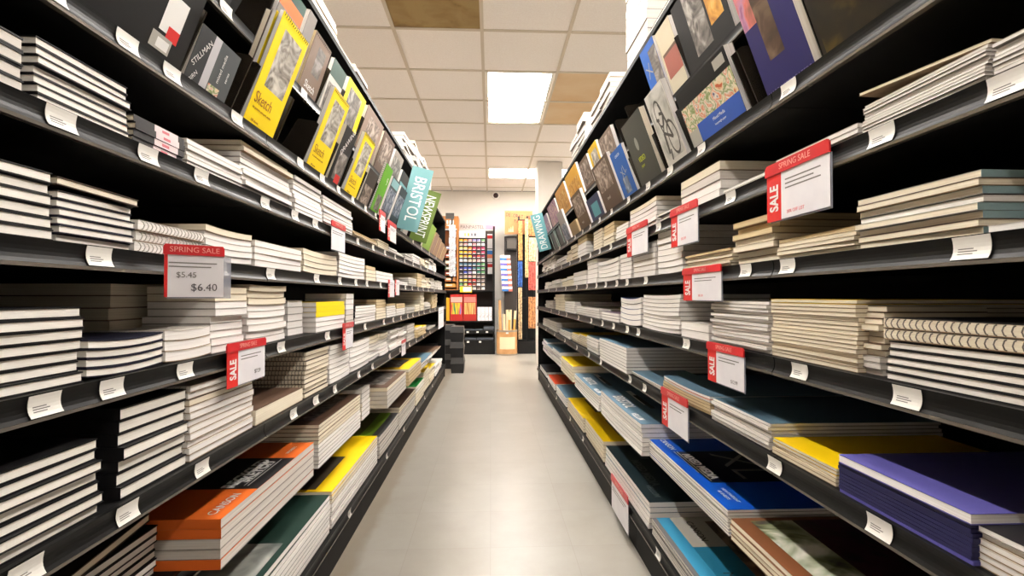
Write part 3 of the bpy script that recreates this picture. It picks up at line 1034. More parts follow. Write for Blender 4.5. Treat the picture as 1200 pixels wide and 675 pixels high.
# ---- right lowest shelf
TEAL_ART = cover_art([(0.0, 0.04, 1.0, 0.16, cc(60, 150, 190)), (0.0, 0.16, 1.0, 0.95, TEALM), (0.0, 0.16, 0.3, 0.95, GRYM), (0.05, 0.45, 0.95, 0.98, ART_BROWN)], [('CANSON', 0.15, 0.3, 0.03, INK, 0.01, 1.0), ('MIXED', 0.6, 0.26, 0.04, INK, 0.0, 1.0)])
stack(R_, 7, 760, 880, (765, 612), [('teal', 4), ('grey', 2)], d=0.36, jx=0.003, jr=0.2, cover_fn=TEAL_ART)
DT_ART = cover_art([(0.04, 0.3, 0.3, 0.4, DARKTXT), (0.04, 0.42, 0.2, 0.5, DARKTXT)], [('MIXED MEDIA', 0.55, 0.2, 0.045, DARKTXT, 0.03, 1.0), ('VELLUM', 0.85, 0.12, 0.03, DARKTXT, 0.02, 1.0)])
stack(R_, 7, 707, 757, (709, 524), [('dteal', 1), ('slate', 2), ('white', 2)], d=0.36, jx=0.004, jr=0.2, cover_fn=DT_ART)
SK_ART = cover_art([(0.1, 0.3, 0.75, 0.75, art('dim sketch', [(60, 50, 26), (110, 94, 50), (150, 132, 80)], 12))])
stack(R_, 7, 684, 705, (686, 492), [('yellow', 1), ('cream', 4)], d=0.34, cover_fn=SK_ART)
stack(R_, 7, 664, 682, (665, 467), [('yellow', 1), ('cream', 4)], d=0.34, cover_fn=SK_ART)
stack(R_, 7, 651, 662, (652, 452), [('slate', 1), ('white', 3)], d=0.34)
stack(R_, 7, 641, 649, (642, 440), [('redcov', 1), ('white', 3)], d=0.34)
stack(R_, 7, 632, 639, (633, 428), [('darkpad', 4)], d=0.34)

# ---- stacks lying on top of the gondolas
TOPW = '%s pile atop the %s shelving'


def topstack(side, x0, x1, h, runs, k, **kw):
    stack(side, 'top', x0, x1, h, runs, X=W + 0.01, zbase=LEDGE, where=TOPW % (ORD[k], SIDE[side]), **kw)


topstack(L_, 352, 398, 0.10, [('darkpad', 1), ('brown', 2), ('grey', 1), ('brown', 1)], 1, d=0.26, jx=0.012, jr=1.5)
topstack(L_, 400, 415, 0.048, [('brown', 2), ('grey', 1)], 2, d=0.26, jx=0.01)
topstack(L_, 418, 431, 0.07, [('dspiral', 1), ('grey', 3)], 3, d=0.22, jx=0.01)
topstack(L_, 474, 485, 0.16, [('grey', 7)], 4, d=0.24, jx=0.014, jr=3)
topstack(L_, 487, 496, 0.25, [('brown', 1), ('grey', 9)], 5, d=0.24, jx=0.014, jr=3)
topstack(L_, 498, 505, 0.27, [('grey', 10)], 6, d=0.24, jx=0.014, jr=3)
topstack(R_, 761, 800, 0.034, [('navyhard', 1), ('tan', 2)], 1, d=0.26)
topstack(R_, 733, 757, 0.40, [('grey', 12)], 2, d=0.26, jx=0.004)
topstack(R_, 690, 712, 0.17, [('dspiral', 1), ('grey', 6)], 3, d=0.24, jx=0.012, jr=2)
topstack(R_, 667, 682, 0.22, [('dspiral', 1), ('grey', 7)], 4, d=0.24, jx=0.012, jr=2)

# ------------------------------------------------------------------ pads shown face out on the sloped display
LEAN = {1: R(20), 2: R(18)}


def face_frame(side, tier, yc, back=0.0):
    z = (RAILZ[1] if tier == 1 else LIP2) + 0.0012
    a = LEAN[tier]
    up = Vector((-side * sin(a), 0, cos(a)))
    return frame((side * (W + 0.010 + back / cos(a)), yc, z), (0, -side, 0), up)


def face_pad(side, tier, x0, x1, h, t, name, label, cover, pg=PG_WHITE, patches=(), texts=(), binding=None, behind=(), cat='sketch pad', hard=False, wid=None):
    Xb = W + 0.010
    a, b = sorted((y_on(side, x0, Xb), y_on(side, x1, Xb)))
    a += 0.002
    b -= 0.002
    if wid:
        b = a + wid
    w = b - a
    off = 0.0
    items = [(name, label, cover, pg, patches, texts, binding, t)]
    for (bn, bl, bc, bp, bt) in behind:
        items.append((bn, bl, bc, bp, (), (), None, bt))
    for (nm, lab, cv, pgm, pts, txs, bnd, th) in items:
        o = empty(nm, face_frame(side, tier, (a + b) / 2, off))
        hw = w / 2
        c = MB()
        ct = 0.0025 if hard else 0.0008
        ins = 0.003 if hard else 0.0006
        c.box(-hw, hw, 0, h, -ct, 0, cv)
        c.box(-hw, hw, 0, h, -th, -th + ct, cv if hard else BOARDG)
        c.build('cover', o)
        p = MB()
        p.box(-hw + ins, hw - ins, ins, h - ins, -th + ct + 0.0001, -ct - 0.0001, pgm)
        p.build('page_block', o)
        z = 0.0001
        for k, (u0, v0, u1, v1, m) in enumerate(pts):
            q = MB()
            zz = z + 0.00012 * k
            # local origin at the field's own corner so that prints do not swim between fields
            q.box((u0 - 0.5) * w, (u1 - 0.5) * w, v0 * h, v1 * h, zz, zz + 0.0001, m)
            q.build('printed_picture' if 'art' in m.name else 'printed_field', o)
        zz = z + 0.00012 * len(pts) + 0.0003
        for (s, u, v, size, m, bold, wd, rot) in txs:
            M = Matrix.Translation(((u - 0.5) * w, v * h, zz)) @ Matrix.Rotation(R(rot), 4, 'Z')
            link('lettering', text_data(s, size, m, bold, 'CENTER', wd), o, M)
        if bnd:
            s = MB()
            r = th * 0.55 + 0.001
            if bnd == 'top':
                n = int(w / 0.009)
                for i in range(n):
                    s.ring((-hw + 0.007 + (w - 0.014) * i / (n - 1), h - r * 0.6, -th / 2), 'x', r, 0.0008, WIRE, 8, 3)
            else:
                n = int(h / 0.009)
                for i in range(n):
                    s.ring((-hw + r * 0.6, 0.007 + (h - 0.014) * i / (n - 1), -th / 2), 'y', r, 0.0008, WIRE, 8, 3)
            s.build('spiral_binding', o)
        tag(o, lab, cat, 'pads shown face out, %s display' % SIDE[side])
        off += th + (0.005 if bnd else 0.0012)
    return


BROWNTXT = mat('brown ink', srgb(150, 78, 16), 0.5)
BLK = cc(11, 11, 11)
SKETCH = dict(cover=YEL, pg=PG_WHITE, patches=[(0.2, 0.40, 0.86, 0.90, ART_HAND)], texts=[('Sketch', 0.36, 0.28, 0.036, BROWNTXT, -0.004, 0.82, 0), ('for practice and quick studies', 0.42, 0.2, 0.0072, BROWNTXT, -0.002, 1, 0), ('100 sheets', 0.3, 0.1, 0.008, BROWNTXT, 0, 1, 0)], binding='top')
BLACKTXT = mat('soft black ink', srgb(52, 52, 50), 0.5)
face_pad(L_, 1, 62, 203, 0.19, 0.018, 'black_sketchbook', 'wide black sketchbook with red and white sticker, left display', BLK, PG_CREAM,
         [(0.68, 0.30, 0.88, 0.62, WHITE), (0.76, 0.26, 0.88, 0.37, RED), (0.64, 0.14, 0.84, 0.27, GRYM), (0.70, 0.16, 0.82, 0.24, WHITE)], hard=True)
face_pad(L_, 1, 207, 257, 0.115, 0.012, 'mixed_media_pad', 'small charcoal pad with white stripe and flower, left display', cc(84, 88, 90), PG_GREY,
         [(0.0, 0.0, 0.32, 1.0, cc(56, 58, 60)), (0.32, 0.0, 0.48, 1.0, cc(196, 194, 198)), (0.5, 0.03, 0.78, 0.30, ART_FLORAL)],
         [('STILLMAN', 0.17, 0.62, 0.015, WHITE, -0.004, 0.9, 62), ('& BIRN', 0.14, 0.2, 0.012, WHITE, -0.004, 0.9, 62), ('mixed media', 0.66, 0.62, 0.011, WHITE, 0, 1, 90), ('series', 0.84, 0.55, 0.009, WHITE, -0.002, 1, 90)])
face_pad(L_, 1, 279, 315, 0.268, 0.010, 'sketch_pad', 'largest yellow Sketch pad, at the front of its pocket', **SKETCH,
         behind=[('sketch_pad', 'pad directly behind the largest yellow Sketch pad', YEL, PG_WHITE, 0.010), ('sketch_pad', 'white-edged pad third back behind the largest yellow Sketch pad', BRWN, PG_WARM, 0.012)])
face_pad(L_, 1, 355, 376, 0.255, 0.014, 'sketch_pad', 'second yellow Sketch pad from the near end, left display', **SKETCH)
face_pad(L_, 1, 380, 394, 0.205, 0.016, 'black_drawing_pad', 'black pad with white picture and red square between two yellow pads', BLK, PG_WARM,
         [(0.2, 0.14, 0.92, 0.6, ART_GREY), (0.45, 0.1, 0.85, 0.24, RED)], [('DRAWING', 0.5, 0.8, 0.03, WHITE, 0, 0.8, 60)])
face_pad(L_, 1, 400, 414, 0.245, 0.014, 'sketch_pad', 'third yellow Sketch pad from the near end, left display', **SKETCH)
face_pad(L_, 1, 417, 428, 0.16, 0.014, 'brown_sketchbook', 'dark brown sketchbook between yellow and green pads', cc(50, 42, 36), PG_WARM, [(0.1, 0.1, 0.9, 0.6, ART_FIG)])
face_pad(L_, 1, 431, 440, 0.235, 0.012, 'green_spiral_pad', 'bright green spiral pad on the left display', cc(96, 168, 22), PG_WHITE, [(0.3, 0.12, 0.85, 0.42, ART_GREY)], [('9', 0.75, 0.72, 0.05, WHITE, 0, 1, 0)], binding='side')
face_pad(L_, 1, 442, 451, 0.22, 0.012, 'photo_pad', 'cool grey photo-covered pad just beyond the green pad', cc(66, 72, 76), PG_WHITE, [(0.05, 0.25, 0.95, 0.75, ART_COOL), (0.05, 0.8, 0.95, 0.97, cc(150, 196, 200))])
face_pad(L_, 1, 453, 461, 0.22, 0.012, 'photo_pad', 'slate photo-covered pad beside the Bristol divider sign', cc(52, 62, 68), PG_WHITE, [(0.05, 0.3, 0.95, 0.8, ART_COOL)])
face_pad(L_, 1, 469.5, 475, 0.24, 0.014, 'grey_pad', 'pale grey pad behind the Bristol divider sign', cc(190, 186, 180), PG_WHITE)
face_pad(L_, 1, 493, 501, 0.22, 0.014, 'lime_pad', 'lime green pad beyond the Newsprint divider sign', cc(140, 178, 60), PG_WARM)
for k, (a_, b_) in enumerate(((502.5, 506), (506.5, 510), (510.5, 514), (514.5, 518))):
    face_pad(L_, 1, a_, b_, 0.20 - 0.012 * k, 0.016, 'kraft_pad', 'brown kraft pad, %s of the fan at the far end' % ORD[k + 1], cc(150 + 8 * k, 116 + 6 * k, 96), PG_TAN, cat='paper pad')
# upper tier, left
face_pad(L_, 2, 196, 262, 0.19, 0.02, 'black_sketchbook', 'glossy black sketchbook on the upper tier, near end', BLK, PG_CREAM, [(0.5, 0.5, 0.92, 0.85, ART_COOL)], hard=True)
face_pad(L_, 2, 303, 330, 0.19, 0.012, 'green_orange_pad', 'dark green and orange pad peeking over the largest yellow pad', cc(32, 72, 62), PG_WHITE, [(0.0, 0.0, 1.0, 0.86, ORG), (0.0, 0.0, 1.0, 0.7, cc(120, 112, 106))])
face_pad(L_, 2, 333, 343, 0.2, 0.02, 'grey_pad', 'plain grey pad beside the brown swirl pad', cc(126, 118, 112), PG_GREY)
face_pad(L_, 2, 345, 365, 0.18, 0.012, 'toned_pad', 'brown pad with swirl picture, upper left tier', cc(120, 98, 82), PG_TAN, [(0.35, 0.42, 0.8, 0.86, ART_GREY)], [('Sketch', 0.5, 0.22, 0.03, WHITE, 0, 0.9, 0)], binding='top')
face_pad(L_, 2, 369, 385, 0.18, 0.012, 'green_band_pad', 'white pad with dark green band, upper left tier', cc(206, 200, 192), PG_WHITE, [(0, 0.72, 1, 1, cc(38, 74, 64)), (0.1, 0.1, 0.85, 0.62, ART_GREY)])
face_pad(L_, 2, 388, 410, 0.19, 0.014, 'sketch_pad', 'yellow pad with picture on the upper left tier', YEL, PG_WHITE, [(0.16, 0.26, 0.8, 0.9, ART_GREY)], [('Drawing', 0.5, 0.14, 0.026, BROWNTXT, 0, 0.9, 0)])
face_pad(L_, 2, 413, 433, 0.195, 0.02, 'toned_pad', 'taupe pad with white smoke drawing, upper left tier', cc(140, 118, 104), PG_WARM, [(0.2, 0.25, 0.85, 0.88, ART_FIG)], hard=True)
face_pad(L_, 2, 435, 448, 0.195, 0.02, 'toned_pad', 'dark brown portrait pad, upper left tier', cc(96, 74, 62), PG_WARM, [(0.15, 0.3, 0.85, 0.9, ART_FIG)], hard=True)
face_pad(L_, 2, 450, 460, 0.19, 0.014, 'grey_pad', 'grey drawing pad after the dark brown portrait pad', cc(150, 140, 130), PG_WHITE, [(0.1, 0.2, 0.9, 0.85, ART_GREY)])
face_pad(L_, 2, 462, 471, 0.15, 0.014, 'dark_pad', 'black and teal pad, upper left tier', cc(40, 36, 38), PG_WHITE, [(0.1, 0.3, 0.9, 0.6, cc(130, 184, 190))])
# lower tier, right
face_pad(R_, 1, 972, 1075, 0.22, 0.02, 'shaded_art_pad', 'shadowy ochre and black pad at the near end, right display', cc(34, 28, 20), PG_WARM, [(0.05, 0.05, 0.95, 0.98, ART_YEL)])  # cover and print carry the shade in their dark colours
face_pad(R_, 1, 905, 963, 0.235, 0.016, 'navy_art_pad', 'big navy pad with brown stroke and pink top, right display', cc(44, 40, 96), PG_CREAM,
         [(0.0, 0.62, 0.38, 1.0, ART_PINK), (0.3, 0.3, 0.62, 1.0, ART_BROWN), (0.62, 0.8, 1.0, 1.0, ART_PURP)], [('MARRAKESH PAPERS', 0.5, 0.07, 0.0135, cc(120, 112, 160), 0, 1, 0)])
face_pad(R_, 1, 817, 881, 0.165, 0.022, 'mixed_media_pad', 'wide black pad with floral picture and blue block', BLK, PG_WHITE,
         [(0.02, 0.16, 1.0, 0.74, ART_FLORAL), (0.22, 0.13, 1.0, 0.40, cc(56, 92, 178)), (0.02, 0.13, 0.22, 0.36, GRYM), (0.78, 0.82, 0.96, 0.95, GRYM)],
         [('Mixed Media', 0.62, 0.31, 0.011, WHITE, 0, 1, 0), ('heavyweight paper', 0.62, 0.23, 0.007, WHITE, 0, 1, 0), ('S', 0.84, 0.06, 0.016, GRYM, 0, 1.2, 0)])
face_pad(R_, 1, 787, 810, 0.235, 0.016, 'bicycle_pad', 'pale pad with a dark bicycle drawing, right display', cc(206, 202, 194), PG_WHITE, [(0.04, 0.14, 0.96, 0.98, ART_BIKE)])
face_pad(R_, 1, 755, 779, 0.235, 0.02, 'charcoal_cover_pad', 'charcoal pad with grey disc and yellow lettering', cc(66, 66, 60), PG_WARM, [], [('VIDEO', 0.45, 0.42, 0.024, cc(196, 204, 40), 0.01, 0.9, 0), ('paper', 0.4, 0.33, 0.016, cc(160, 168, 40), 0, 0.9, 0)])
face_pad(R_, 1, 735, 750, 0.2, 0.012, 'blue_pad', 'blue pad with white star drawing, lower right tier', cc(36, 92, 168), PG_WHITE, [(0.3, 0.15, 0.7, 0.45, ART_COOL)], [('XL', 0.55, 0.55, 0.05, GRYM, -0.01, 1.2, 20), ('CANSON', 0.5, 0.88, 0.014, WHITE, 0, 1, 0)])
face_pad(R_, 1, 713, 733, 0.225, 0.016, 'brown_art_pad', 'brown pad with picture window beside the blue star pad', cc(88, 70, 58), PG_WHITE, [(0.1, 0.45, 0.85, 0.95, ART_FIG)], [('toned', 0.4, 0.3, 0.022, GRYM, 0, 1, 0)])
face_pad(R_, 1, 697, 711, 0.13, 0.014, 'navy_pad', 'small navy pad with teal label, right display', cc(46, 52, 84), PG_WHITE, [(0.25, 0.25, 0.8, 0.75, cc(84, 150, 160))])
face_pad(R_, 1, 683, 695, 0.215, 0.018, 'brown_art_pad', 'brown pad with picture window beside the small navy pad', cc(92, 70, 50), PG_WHITE, [(0.12, 0.42, 0.88, 0.92, ART_FIG)], [('toned', 0.4, 0.25, 0.022, GRYM, 0, 1, 0)])
face_pad(R_, 1, 673, 681, 0.10, 0.02, 'tan_pad', 'low tan pad in a half empty pocket, right display', cc(150, 124, 80), PG_TAN, cat='paper pad')
face_pad(R_, 1, 664.5, 671, 0.22, 0.014, 'grey_pad', 'narrow grey pad beside the empty pockets', cc(158, 150, 146), PG_WHITE, [(0.1, 0.1, 0.9, 0.6, ART_COOL)])
# upper tier, right
face_pad(R_, 2, 814, 868, 0.2, 0.016, 'black_art_pad', 'black pad with two picture windows, upper right tier', BLK, PG_WHITE, [(0.26, 0.2, 0.62, 1.0, ART_GREY), (0.66, 0.35, 0.92, 1.0, ART_WARM)])
face_pad(R_, 2, 793, 811, 0.2, 0.012, 'swatch_pad', 'cream pad with dusky red swatches, upper right tier', cc(206, 196, 170), PG_WHITE, [(0.1, 0.3, 1, 0.62, cc(158, 92, 80)), (0.1, 0.62, 1, 0.66, BRWN)])
face_pad(R_, 2, 774, 791, 0.21, 0.014, 'blue_pad', 'blue pad with white cross strokes, upper right tier', cc(40, 100, 190), PG_WHITE, [(0.5, 0.1, 1, 0.9, ART_GREY)], [('X', 0.3, 0.66, 0.055, GRYM, -0.012, 1.1, 15)])
face_pad(R_, 2, 713, 728, 0.15, 0.016, 'toned_pad', 'grey-brown figure pad, upper right tier', cc(120, 104, 92), PG_WHITE, [(0.1, 0.1, 0.9, 0.9, ART_FIG)])
face_pad(R_, 2, 701, 711, 0.17, 0.014, 'sketch_pad', 'yellow pad on the upper right tier', cc(224, 186, 30), PG_WHITE, [(0.2, 0.35, 0.85, 0.85, ART_HAND)])
face_pad(R_, 2, 689, 699, 0.17, 0.016, 'toned_pad', 'brown drawing pad beyond the upper right yellow pad', cc(104, 82, 66), PG_WHITE, [(0.1, 0.2, 0.9, 0.9, ART_FIG)])
face_pad(R_, 2, 673, 687, 0.2, 0.014, 'orange_pad', 'orange-yellow pad near the far end, upper right tier', cc(222, 170, 60), PG_WHITE, [(0.1, 0.1, 0.9, 0.7, ART_WARM)])
face_pad(R_, 2, 660, 671, 0.2, 0.014, 'orange_pad', 'amber pad with print, last of the warm pads', cc(214, 158, 74), PG_WHITE, [(0.1, 0.2, 0.9, 0.8, ART_WARM)])
face_pad(R_, 2, 649, 658, 0.19, 0.014, 'violet_print_pad', 'violet print pad, upper right tier', cc(150, 112, 136), PG_WHITE, [(0.05, 0.1, 0.95, 0.95, ART_PURP)])
face_pad(R_, 2, 640, 647, 0.17, 0.014, 'violet_print_pad', 'violet pad at the far end beside the Drawing sign', cc(160, 128, 150), PG_WHITE, [(0.05, 0.1, 0.95, 0.6, ART_PURP)])


def extra_art():
    """the bicycle, and the disc on the charcoal pad, as flat printed shapes"""
    for o in list(COL.objects):
        if o.name.startswith('bicycle_pad'):
            mb = MB()
            z = 0.0005
            ink = mat('dark grey ink', srgb(64, 60, 54), 0.5)

            def seg(a, b, th=0.003):
                a, b = Vector((a[0], a[1], z)), Vector((b[0], b[1], z))
                d = (b - a).normalized()
                n = Vector((-d.y, d.x, 0)) * th / 2
                mb.poly([a - n, b - n, b + n, a + n], ink)

            def circ(cx, cy, r, th=0.004):
                for i in range(24):
                    t, u = 2 * pi * i / 24, 2 * pi * (i + 1) / 24
                    p = lambda q, rr: (cx + rr * 0.62 * cos(q), cy + rr * sin(q), z)
                    mb.poly([p(t, r - th), p(u, r - th), p(u, r), p(t, r)][::-1], ink)
            circ(-0.012, 0.165, 0.04, 0.007)
            circ(0.028, 0.085, 0.05, 0.008)
            seg((-0.012, 0.165), (0.01, 0.16), .009)
            seg((0.01, 0.16), (0.028, 0.085), .009)
            seg((0.01, 0.16), (-0.02, 0.11), .006)
            seg((-0.02, 0.11), (0.028, 0.085), .009)
            seg((-0.02, 0.11), (-0.03, 0.15), .006)
            seg((-0.04, 0.155), (-0.02, 0.15), .009)
            seg((0.0, 0.19), (0.014, 0.15), .006)
            seg((-0.02, 0.11), (-0.026, 0.05), .012)
            seg((-0.012, 0.06), (-0.02, 0.03), .008)
            mb.build('bicycle_drawing', o)
        if o.name.startswith('charcoal_cover_pad'):
            mb = MB()
            c = cc(150, 150, 142)
            mb.poly([(-0.012 + 0.014 * cos(2 * pi * i / 24), 0.15 + 0.022 * sin(2 * pi * i / 24), 0.0005) for i in range(24)], c)
            mb.build('printed_disc', o)


extra_art()


# empty clear pockets near the far end of the right display
for k, (a_, b_) in enumerate(((651, 656), (657, 663))):
    Xb = W + 0.01
    ya, yb = sorted((y_on(1, a_, Xb), y_on(1, b_, Xb)))
    o = empty('display_pocket', face_frame(1, 1, (ya + yb) / 2))
    hw = (yb - ya) / 2 - 0.004
    fr = mat('pale plastic', srgb(150, 170, 160), 0.3)
    mb = MB()
    mb.box(-hw, -hw + 0.012, 0, 0.15, -0.004, 0, fr)
    mb.box(hw - 0.012, hw, 0, 0.15, -0.004, 0, fr)
    mb.box(-hw + 0.012, hw - 0.012, 0, 0.014, -0.004, 0, fr)
    mb.build('pocket_frame', o)
    mb = MB()
    mb.box(-hw, hw, 0.0, 0.15, -0.014, -0.011, mat('pocket back', srgb(34, 48, 54), 0.4))
    mb.build('pocket_back', o)
    tag(o, 'empty display pocket with pale frame, %s of the pair at the far end' % ORD[k + 1], 'display pocket', 'empty pockets on the right display')

# ------------------------------------------------------------------ divider signs standing out into the aisle
def divider(side, text, Y, X, z, w, h, col, tilt, tcol, label, down=True):
    """a card facing along the aisle; centre (X,Y,z); lettering runs down it (or up it)"""
    M = Matrix.Translation((X, Y, z)) @ Matrix.Rotation(tilt, 4, 'Y') @ frame((0, 0, 0), (1, 0, 0), (0, 0, 1))
    o = empty('divider_sign', M)
    mb = MB()
    mb.box(-w / 2, w / 2, -h / 2, h / 2, -0.002, 0.002, col)
    mb.build('card', o)
    link('lettering', text_data(text, w * 0.78, tcol, 0.004, 'CENTER', h * 0.88 / (len(text) * w * 0.78 * 0.66)), o, Matrix.Translation((0, 0, 0.0028)) @ Matrix.Rotation(R(-90 if down else 90), 4, 'Z'))
    s = -1 if side < 0 else 1
    mb = MB()
    mb.box(s * w / 2 - 0.004, s * w / 2 + s * 0.001, -h * 0.2, h * 0.1, -0.006, -0.0022, FIN) if s > 0 else mb.box(-w / 2 - 0.001, -w / 2 + 0.004, -h * 0.2, h * 0.1, -0.006, -0.0022, FIN)
    mb.build('clip', o)
    tag(o, label, 'divider sign', 'divider signs on the sloped display')


SIGNTXT = mat('pale sign ink', srgb(240, 244, 240), 0.5)
divider(-1, 'BRISTOL', 2.86, x_at(486, 2.86), z_at(482.5, 233, 2.86), 0.125, 0.375, cc(112, 158, 160), R(15), SIGNTXT, 'teal divider sign with vertical word Bristol, left display')
divider(-1, 'NEWSPRINT', 3.45, x_at(498, 3.45), z_at(493, 253, 3.45), 0.125, 0.37, cc(96, 116, 50), R(17), SIGNTXT, 'olive green divider sign with word Newsprint, left display')
divider(1, 'DRAWING', 4.45, x_at(633.8, 4.45), z_at(637.5, 272, 4.45), 0.115, 0.345, cc(116, 180, 186), R(-15), SIGNTXT, 'light turquoise divider sign with word Drawing, right display', down=False)

# ------------------------------------------------------------------ sale signs on the price rails
def sale_sign(side, level, px0, px1, py, h_px, label, yaw=0.0, band=True, header=True, X=None, wid=None, lines=2, price=None, head='SPRING SALE', tilt=0.0):
    """px0,px1: picture columns of its ends on the plane just before the rail; py: picture row of its top at the middle column"""
    Xs = X if X is not None else W - 0.014
    ya, yb = sorted((y_on(side, px0, Xs), y_on(side, px1, Xs)))
    w = wid or (yb - ya)
    pm = (px0 + px1) / 2
    ym = (ya + yb) / 2
    h = h_px / abs(pm - VX) * Xs
    zt = z_on(pm, py, Xs)
    right = Vector((sin(R(yaw)), -side * cos(R(yaw)), 0)) if side < 0 else Vector((sin(R(yaw)), -cos(R(yaw)), 0))
    c = Vector((side * Xs, ym, zt - h))
    if yaw:
        edge = Vector((side * Xs, ya if side < 0 else yb, zt - h))
        c = edge + right * (w / 2)
    M = frame(c, right, (0, 0, 1)) @ Matrix.Rotation(R(tilt), 4, 'Z')
    o = empty('sale_sign', M)
    hd = h * 0.2 if header else 0.0
    hw = w / 2
    bw = w * 0.26 if band else 0.0
    mb = MB()
    mb.box(-hw + bw, hw, 0, h - hd, -0.0008, 0, CARD)
    k = 0.0002
    for i in range(lines):
        z0 = (h - hd) * (0.80 - 0.09 * i)
        mb.box(-hw + bw + w * 0.07, hw - w * (0.12 + 0.1 * (i % 2)), z0, z0 + h * 0.022, k, k + 0.0001, PRINT)
    mb.build('card', o)
    if yaw:
        mb = MB()
        mb.box(-hw, -hw + w * 0.055, 0, h - hd, 0.00005, 0.00025, RED)
        mb.build('red_edge', o)
    if band:
        mb = MB()
        mb.box(-hw, -hw + bw, -0.001, h - hd, -0.001, 0.0002, RED)
        b = mb.build('red_band', o)
        if h_px > 14:
            link('lettering', text_data('SALE', bw * 0.8, WHITE, 0.03, 'CENTER', (h - hd) * 0.72 / (4 * bw * 0.8 * 0.66)), b, Matrix.Translation((-hw + bw * 0.55, (h - hd) * 0.48, 0.0006)) @ Matrix.Rotation(R(90), 4, 'Z'))
    if header:
        mb = MB()
        mb.prism([(-hw * 1.04, h - hd), (hw * 1.02, h - hd), (hw * 1.02, h - hd * 0.25), (hw * 0.96, h), (-hw * 0.98, h), (-hw * 1.04, h - hd * 0.3)], -0.001, 0.0022, mat('header red', srgb(206, 38, 44), 0.3), axis='z')
        b = mb.build('header', o)
        if h_px > 24:
            link('lettering', text_data(head, hd * 0.72, mat('pink ink', srgb(240, 170, 160), 0.5), 0.0, 'CENTER', 1.0), b, Matrix.Translation((0, h - hd * 0.5, 0.0027)))
    if price:
        for (s, u, v, sz, m) in price:
            link('lettering', text_data(s, sz * h, m, 0, 'CENTER', 1.0), o, Matrix.Translation((-hw + u * w, v * h, 0.0005)))
    mb = MB()
    mb.box(-hw * 0.9, hw * (1.28 if yaw else 1.03), -h * 0.03, h - hd, -0.0024, -0.0018, SLEEVE)
    mb.build('clear_sleeve', o)
    tag(o, label, 'sale sign', 'red and white sale signs on the price rails')


REDINK = mat('red ink', srgb(226, 120, 126), 0.5)
PEN = mat('pen ink', srgb(84, 80, 84), 0.5)
sale_sign(-1, 3, 192, 240, 289, 59, 'handwritten sale sign priced $6.40 on the left fifth shelf', yaw=50, wid=0.082, band=False, price=[('$5.45', 0.36, 0.42, 0.15, PRINT), ('$6.40', 0.66, 0.18, 0.2, PEN)])
sale_sign(-1, 4, 267, 311, 399, 49, 'sale sign with red side band, left fourth shelf, largest there', price=[('$7.29', 0.78, 0.2, 0.14, PRINT)])
sale_sign(-1, 4, 402, 414, 378, 30, 'dark red sale sign hanging below the yellow-spined pads')
sale_sign(-1, 2, 388, 404, 261, 33, 'sale sign below white pads on the left sixth shelf', band=False)
sale_sign(-1, 1, 454, 464, 260, 23, 'red sale sign under the left display beside the Bristol sign')
sale_sign(-1, 1, 444, 451, 247, 24, 'dim red sale sign under the left display, before the bright one')
sale_sign(-1, 3, 455, 462, 328, 20, 'red sale sign on left fifth shelf, nearer of a pair', header=False)
sale_sign(-1, 3, 463, 468, 328, 18, 'red sale sign on left fifth shelf, farther of a pair', header=False)
sale_sign(-1, 5, 471, 475.5, 398, 18, 'narrow white sale sign on the left third shelf', band=False)
sale_sign(-1, 4, 514, 520, 360, 24, 'plain white sign at the far end of the left shelves', band=False, header=False)
sale_sign(1, 2, 900, 974, 178, 73, 'biggest sale sign, on the right sixth shelf', lines=3, price=[('20% OFF LIST', 0.5, 0.1, 0.08, REDINK)])
sale_sign(1, 2, 787, 818, 239, 47, 'sale sign on the right sixth shelf below fanned pads', price=[('20% OFF', 0.5, 0.15, 0.09, REDINK)])
sale_sign(1, 2, 735, 759, 262, 36, 'sale sign on the right sixth shelf, farther of two small ones')
sale_sign(1, 3, 801, 845, 312, 40, 'sale sign on the right fifth shelf', price=[('20% OFF', 0.5, 0.14, 0.09, REDINK)])
sale_sign(1, 4, 829, 871, 404, 48, 'sale sign on the right fourth shelf below the tall white stack', price=[('$12.99', 0.76, 0.15, 0.12, PRINT)])
sale_sign(1, 5, 775, 805, 460, 46, 'sale sign on the right third shelf above the bright blue pads')
sale_sign(1, 7, 716, 735, 567, 42, 'red-topped sign on the lowest right shelf near the floor', band=False)

# ------------------------------------------------------------------ white tickets in the price rails
TK = {}


def ticket_mesh(wd, h=0.024, bulge=0.006):
    if wd not in TK:
        mb = MB()
        pr, pr2 = [], []
        for i in range(7):
            t = -0.9 + 1.8 * i / 6
            xx = rail_x(t, bulge)
            pr.append((xx + 0.0012, t * 0.014))
            pr2.append((xx + 0.0006, t * 0.014))
        mb.prism(pr + pr2[::-1], -wd / 2, wd / 2, TICKET)
        for k in range(3):
            z = -0.001 - 0.0028 * k
            xx = rail_x(z / 0.014, bulge) + 0.0014
            mb.box(xx - 0.0002, xx + 0.0001, -wd * 0.36, wd * (0.05 + 0.1 * (k % 2)), z - 0.0006, z + 0.0006, PRINT)
        TK[wd] = mb.data('price_ticket')
    return TK[wd]


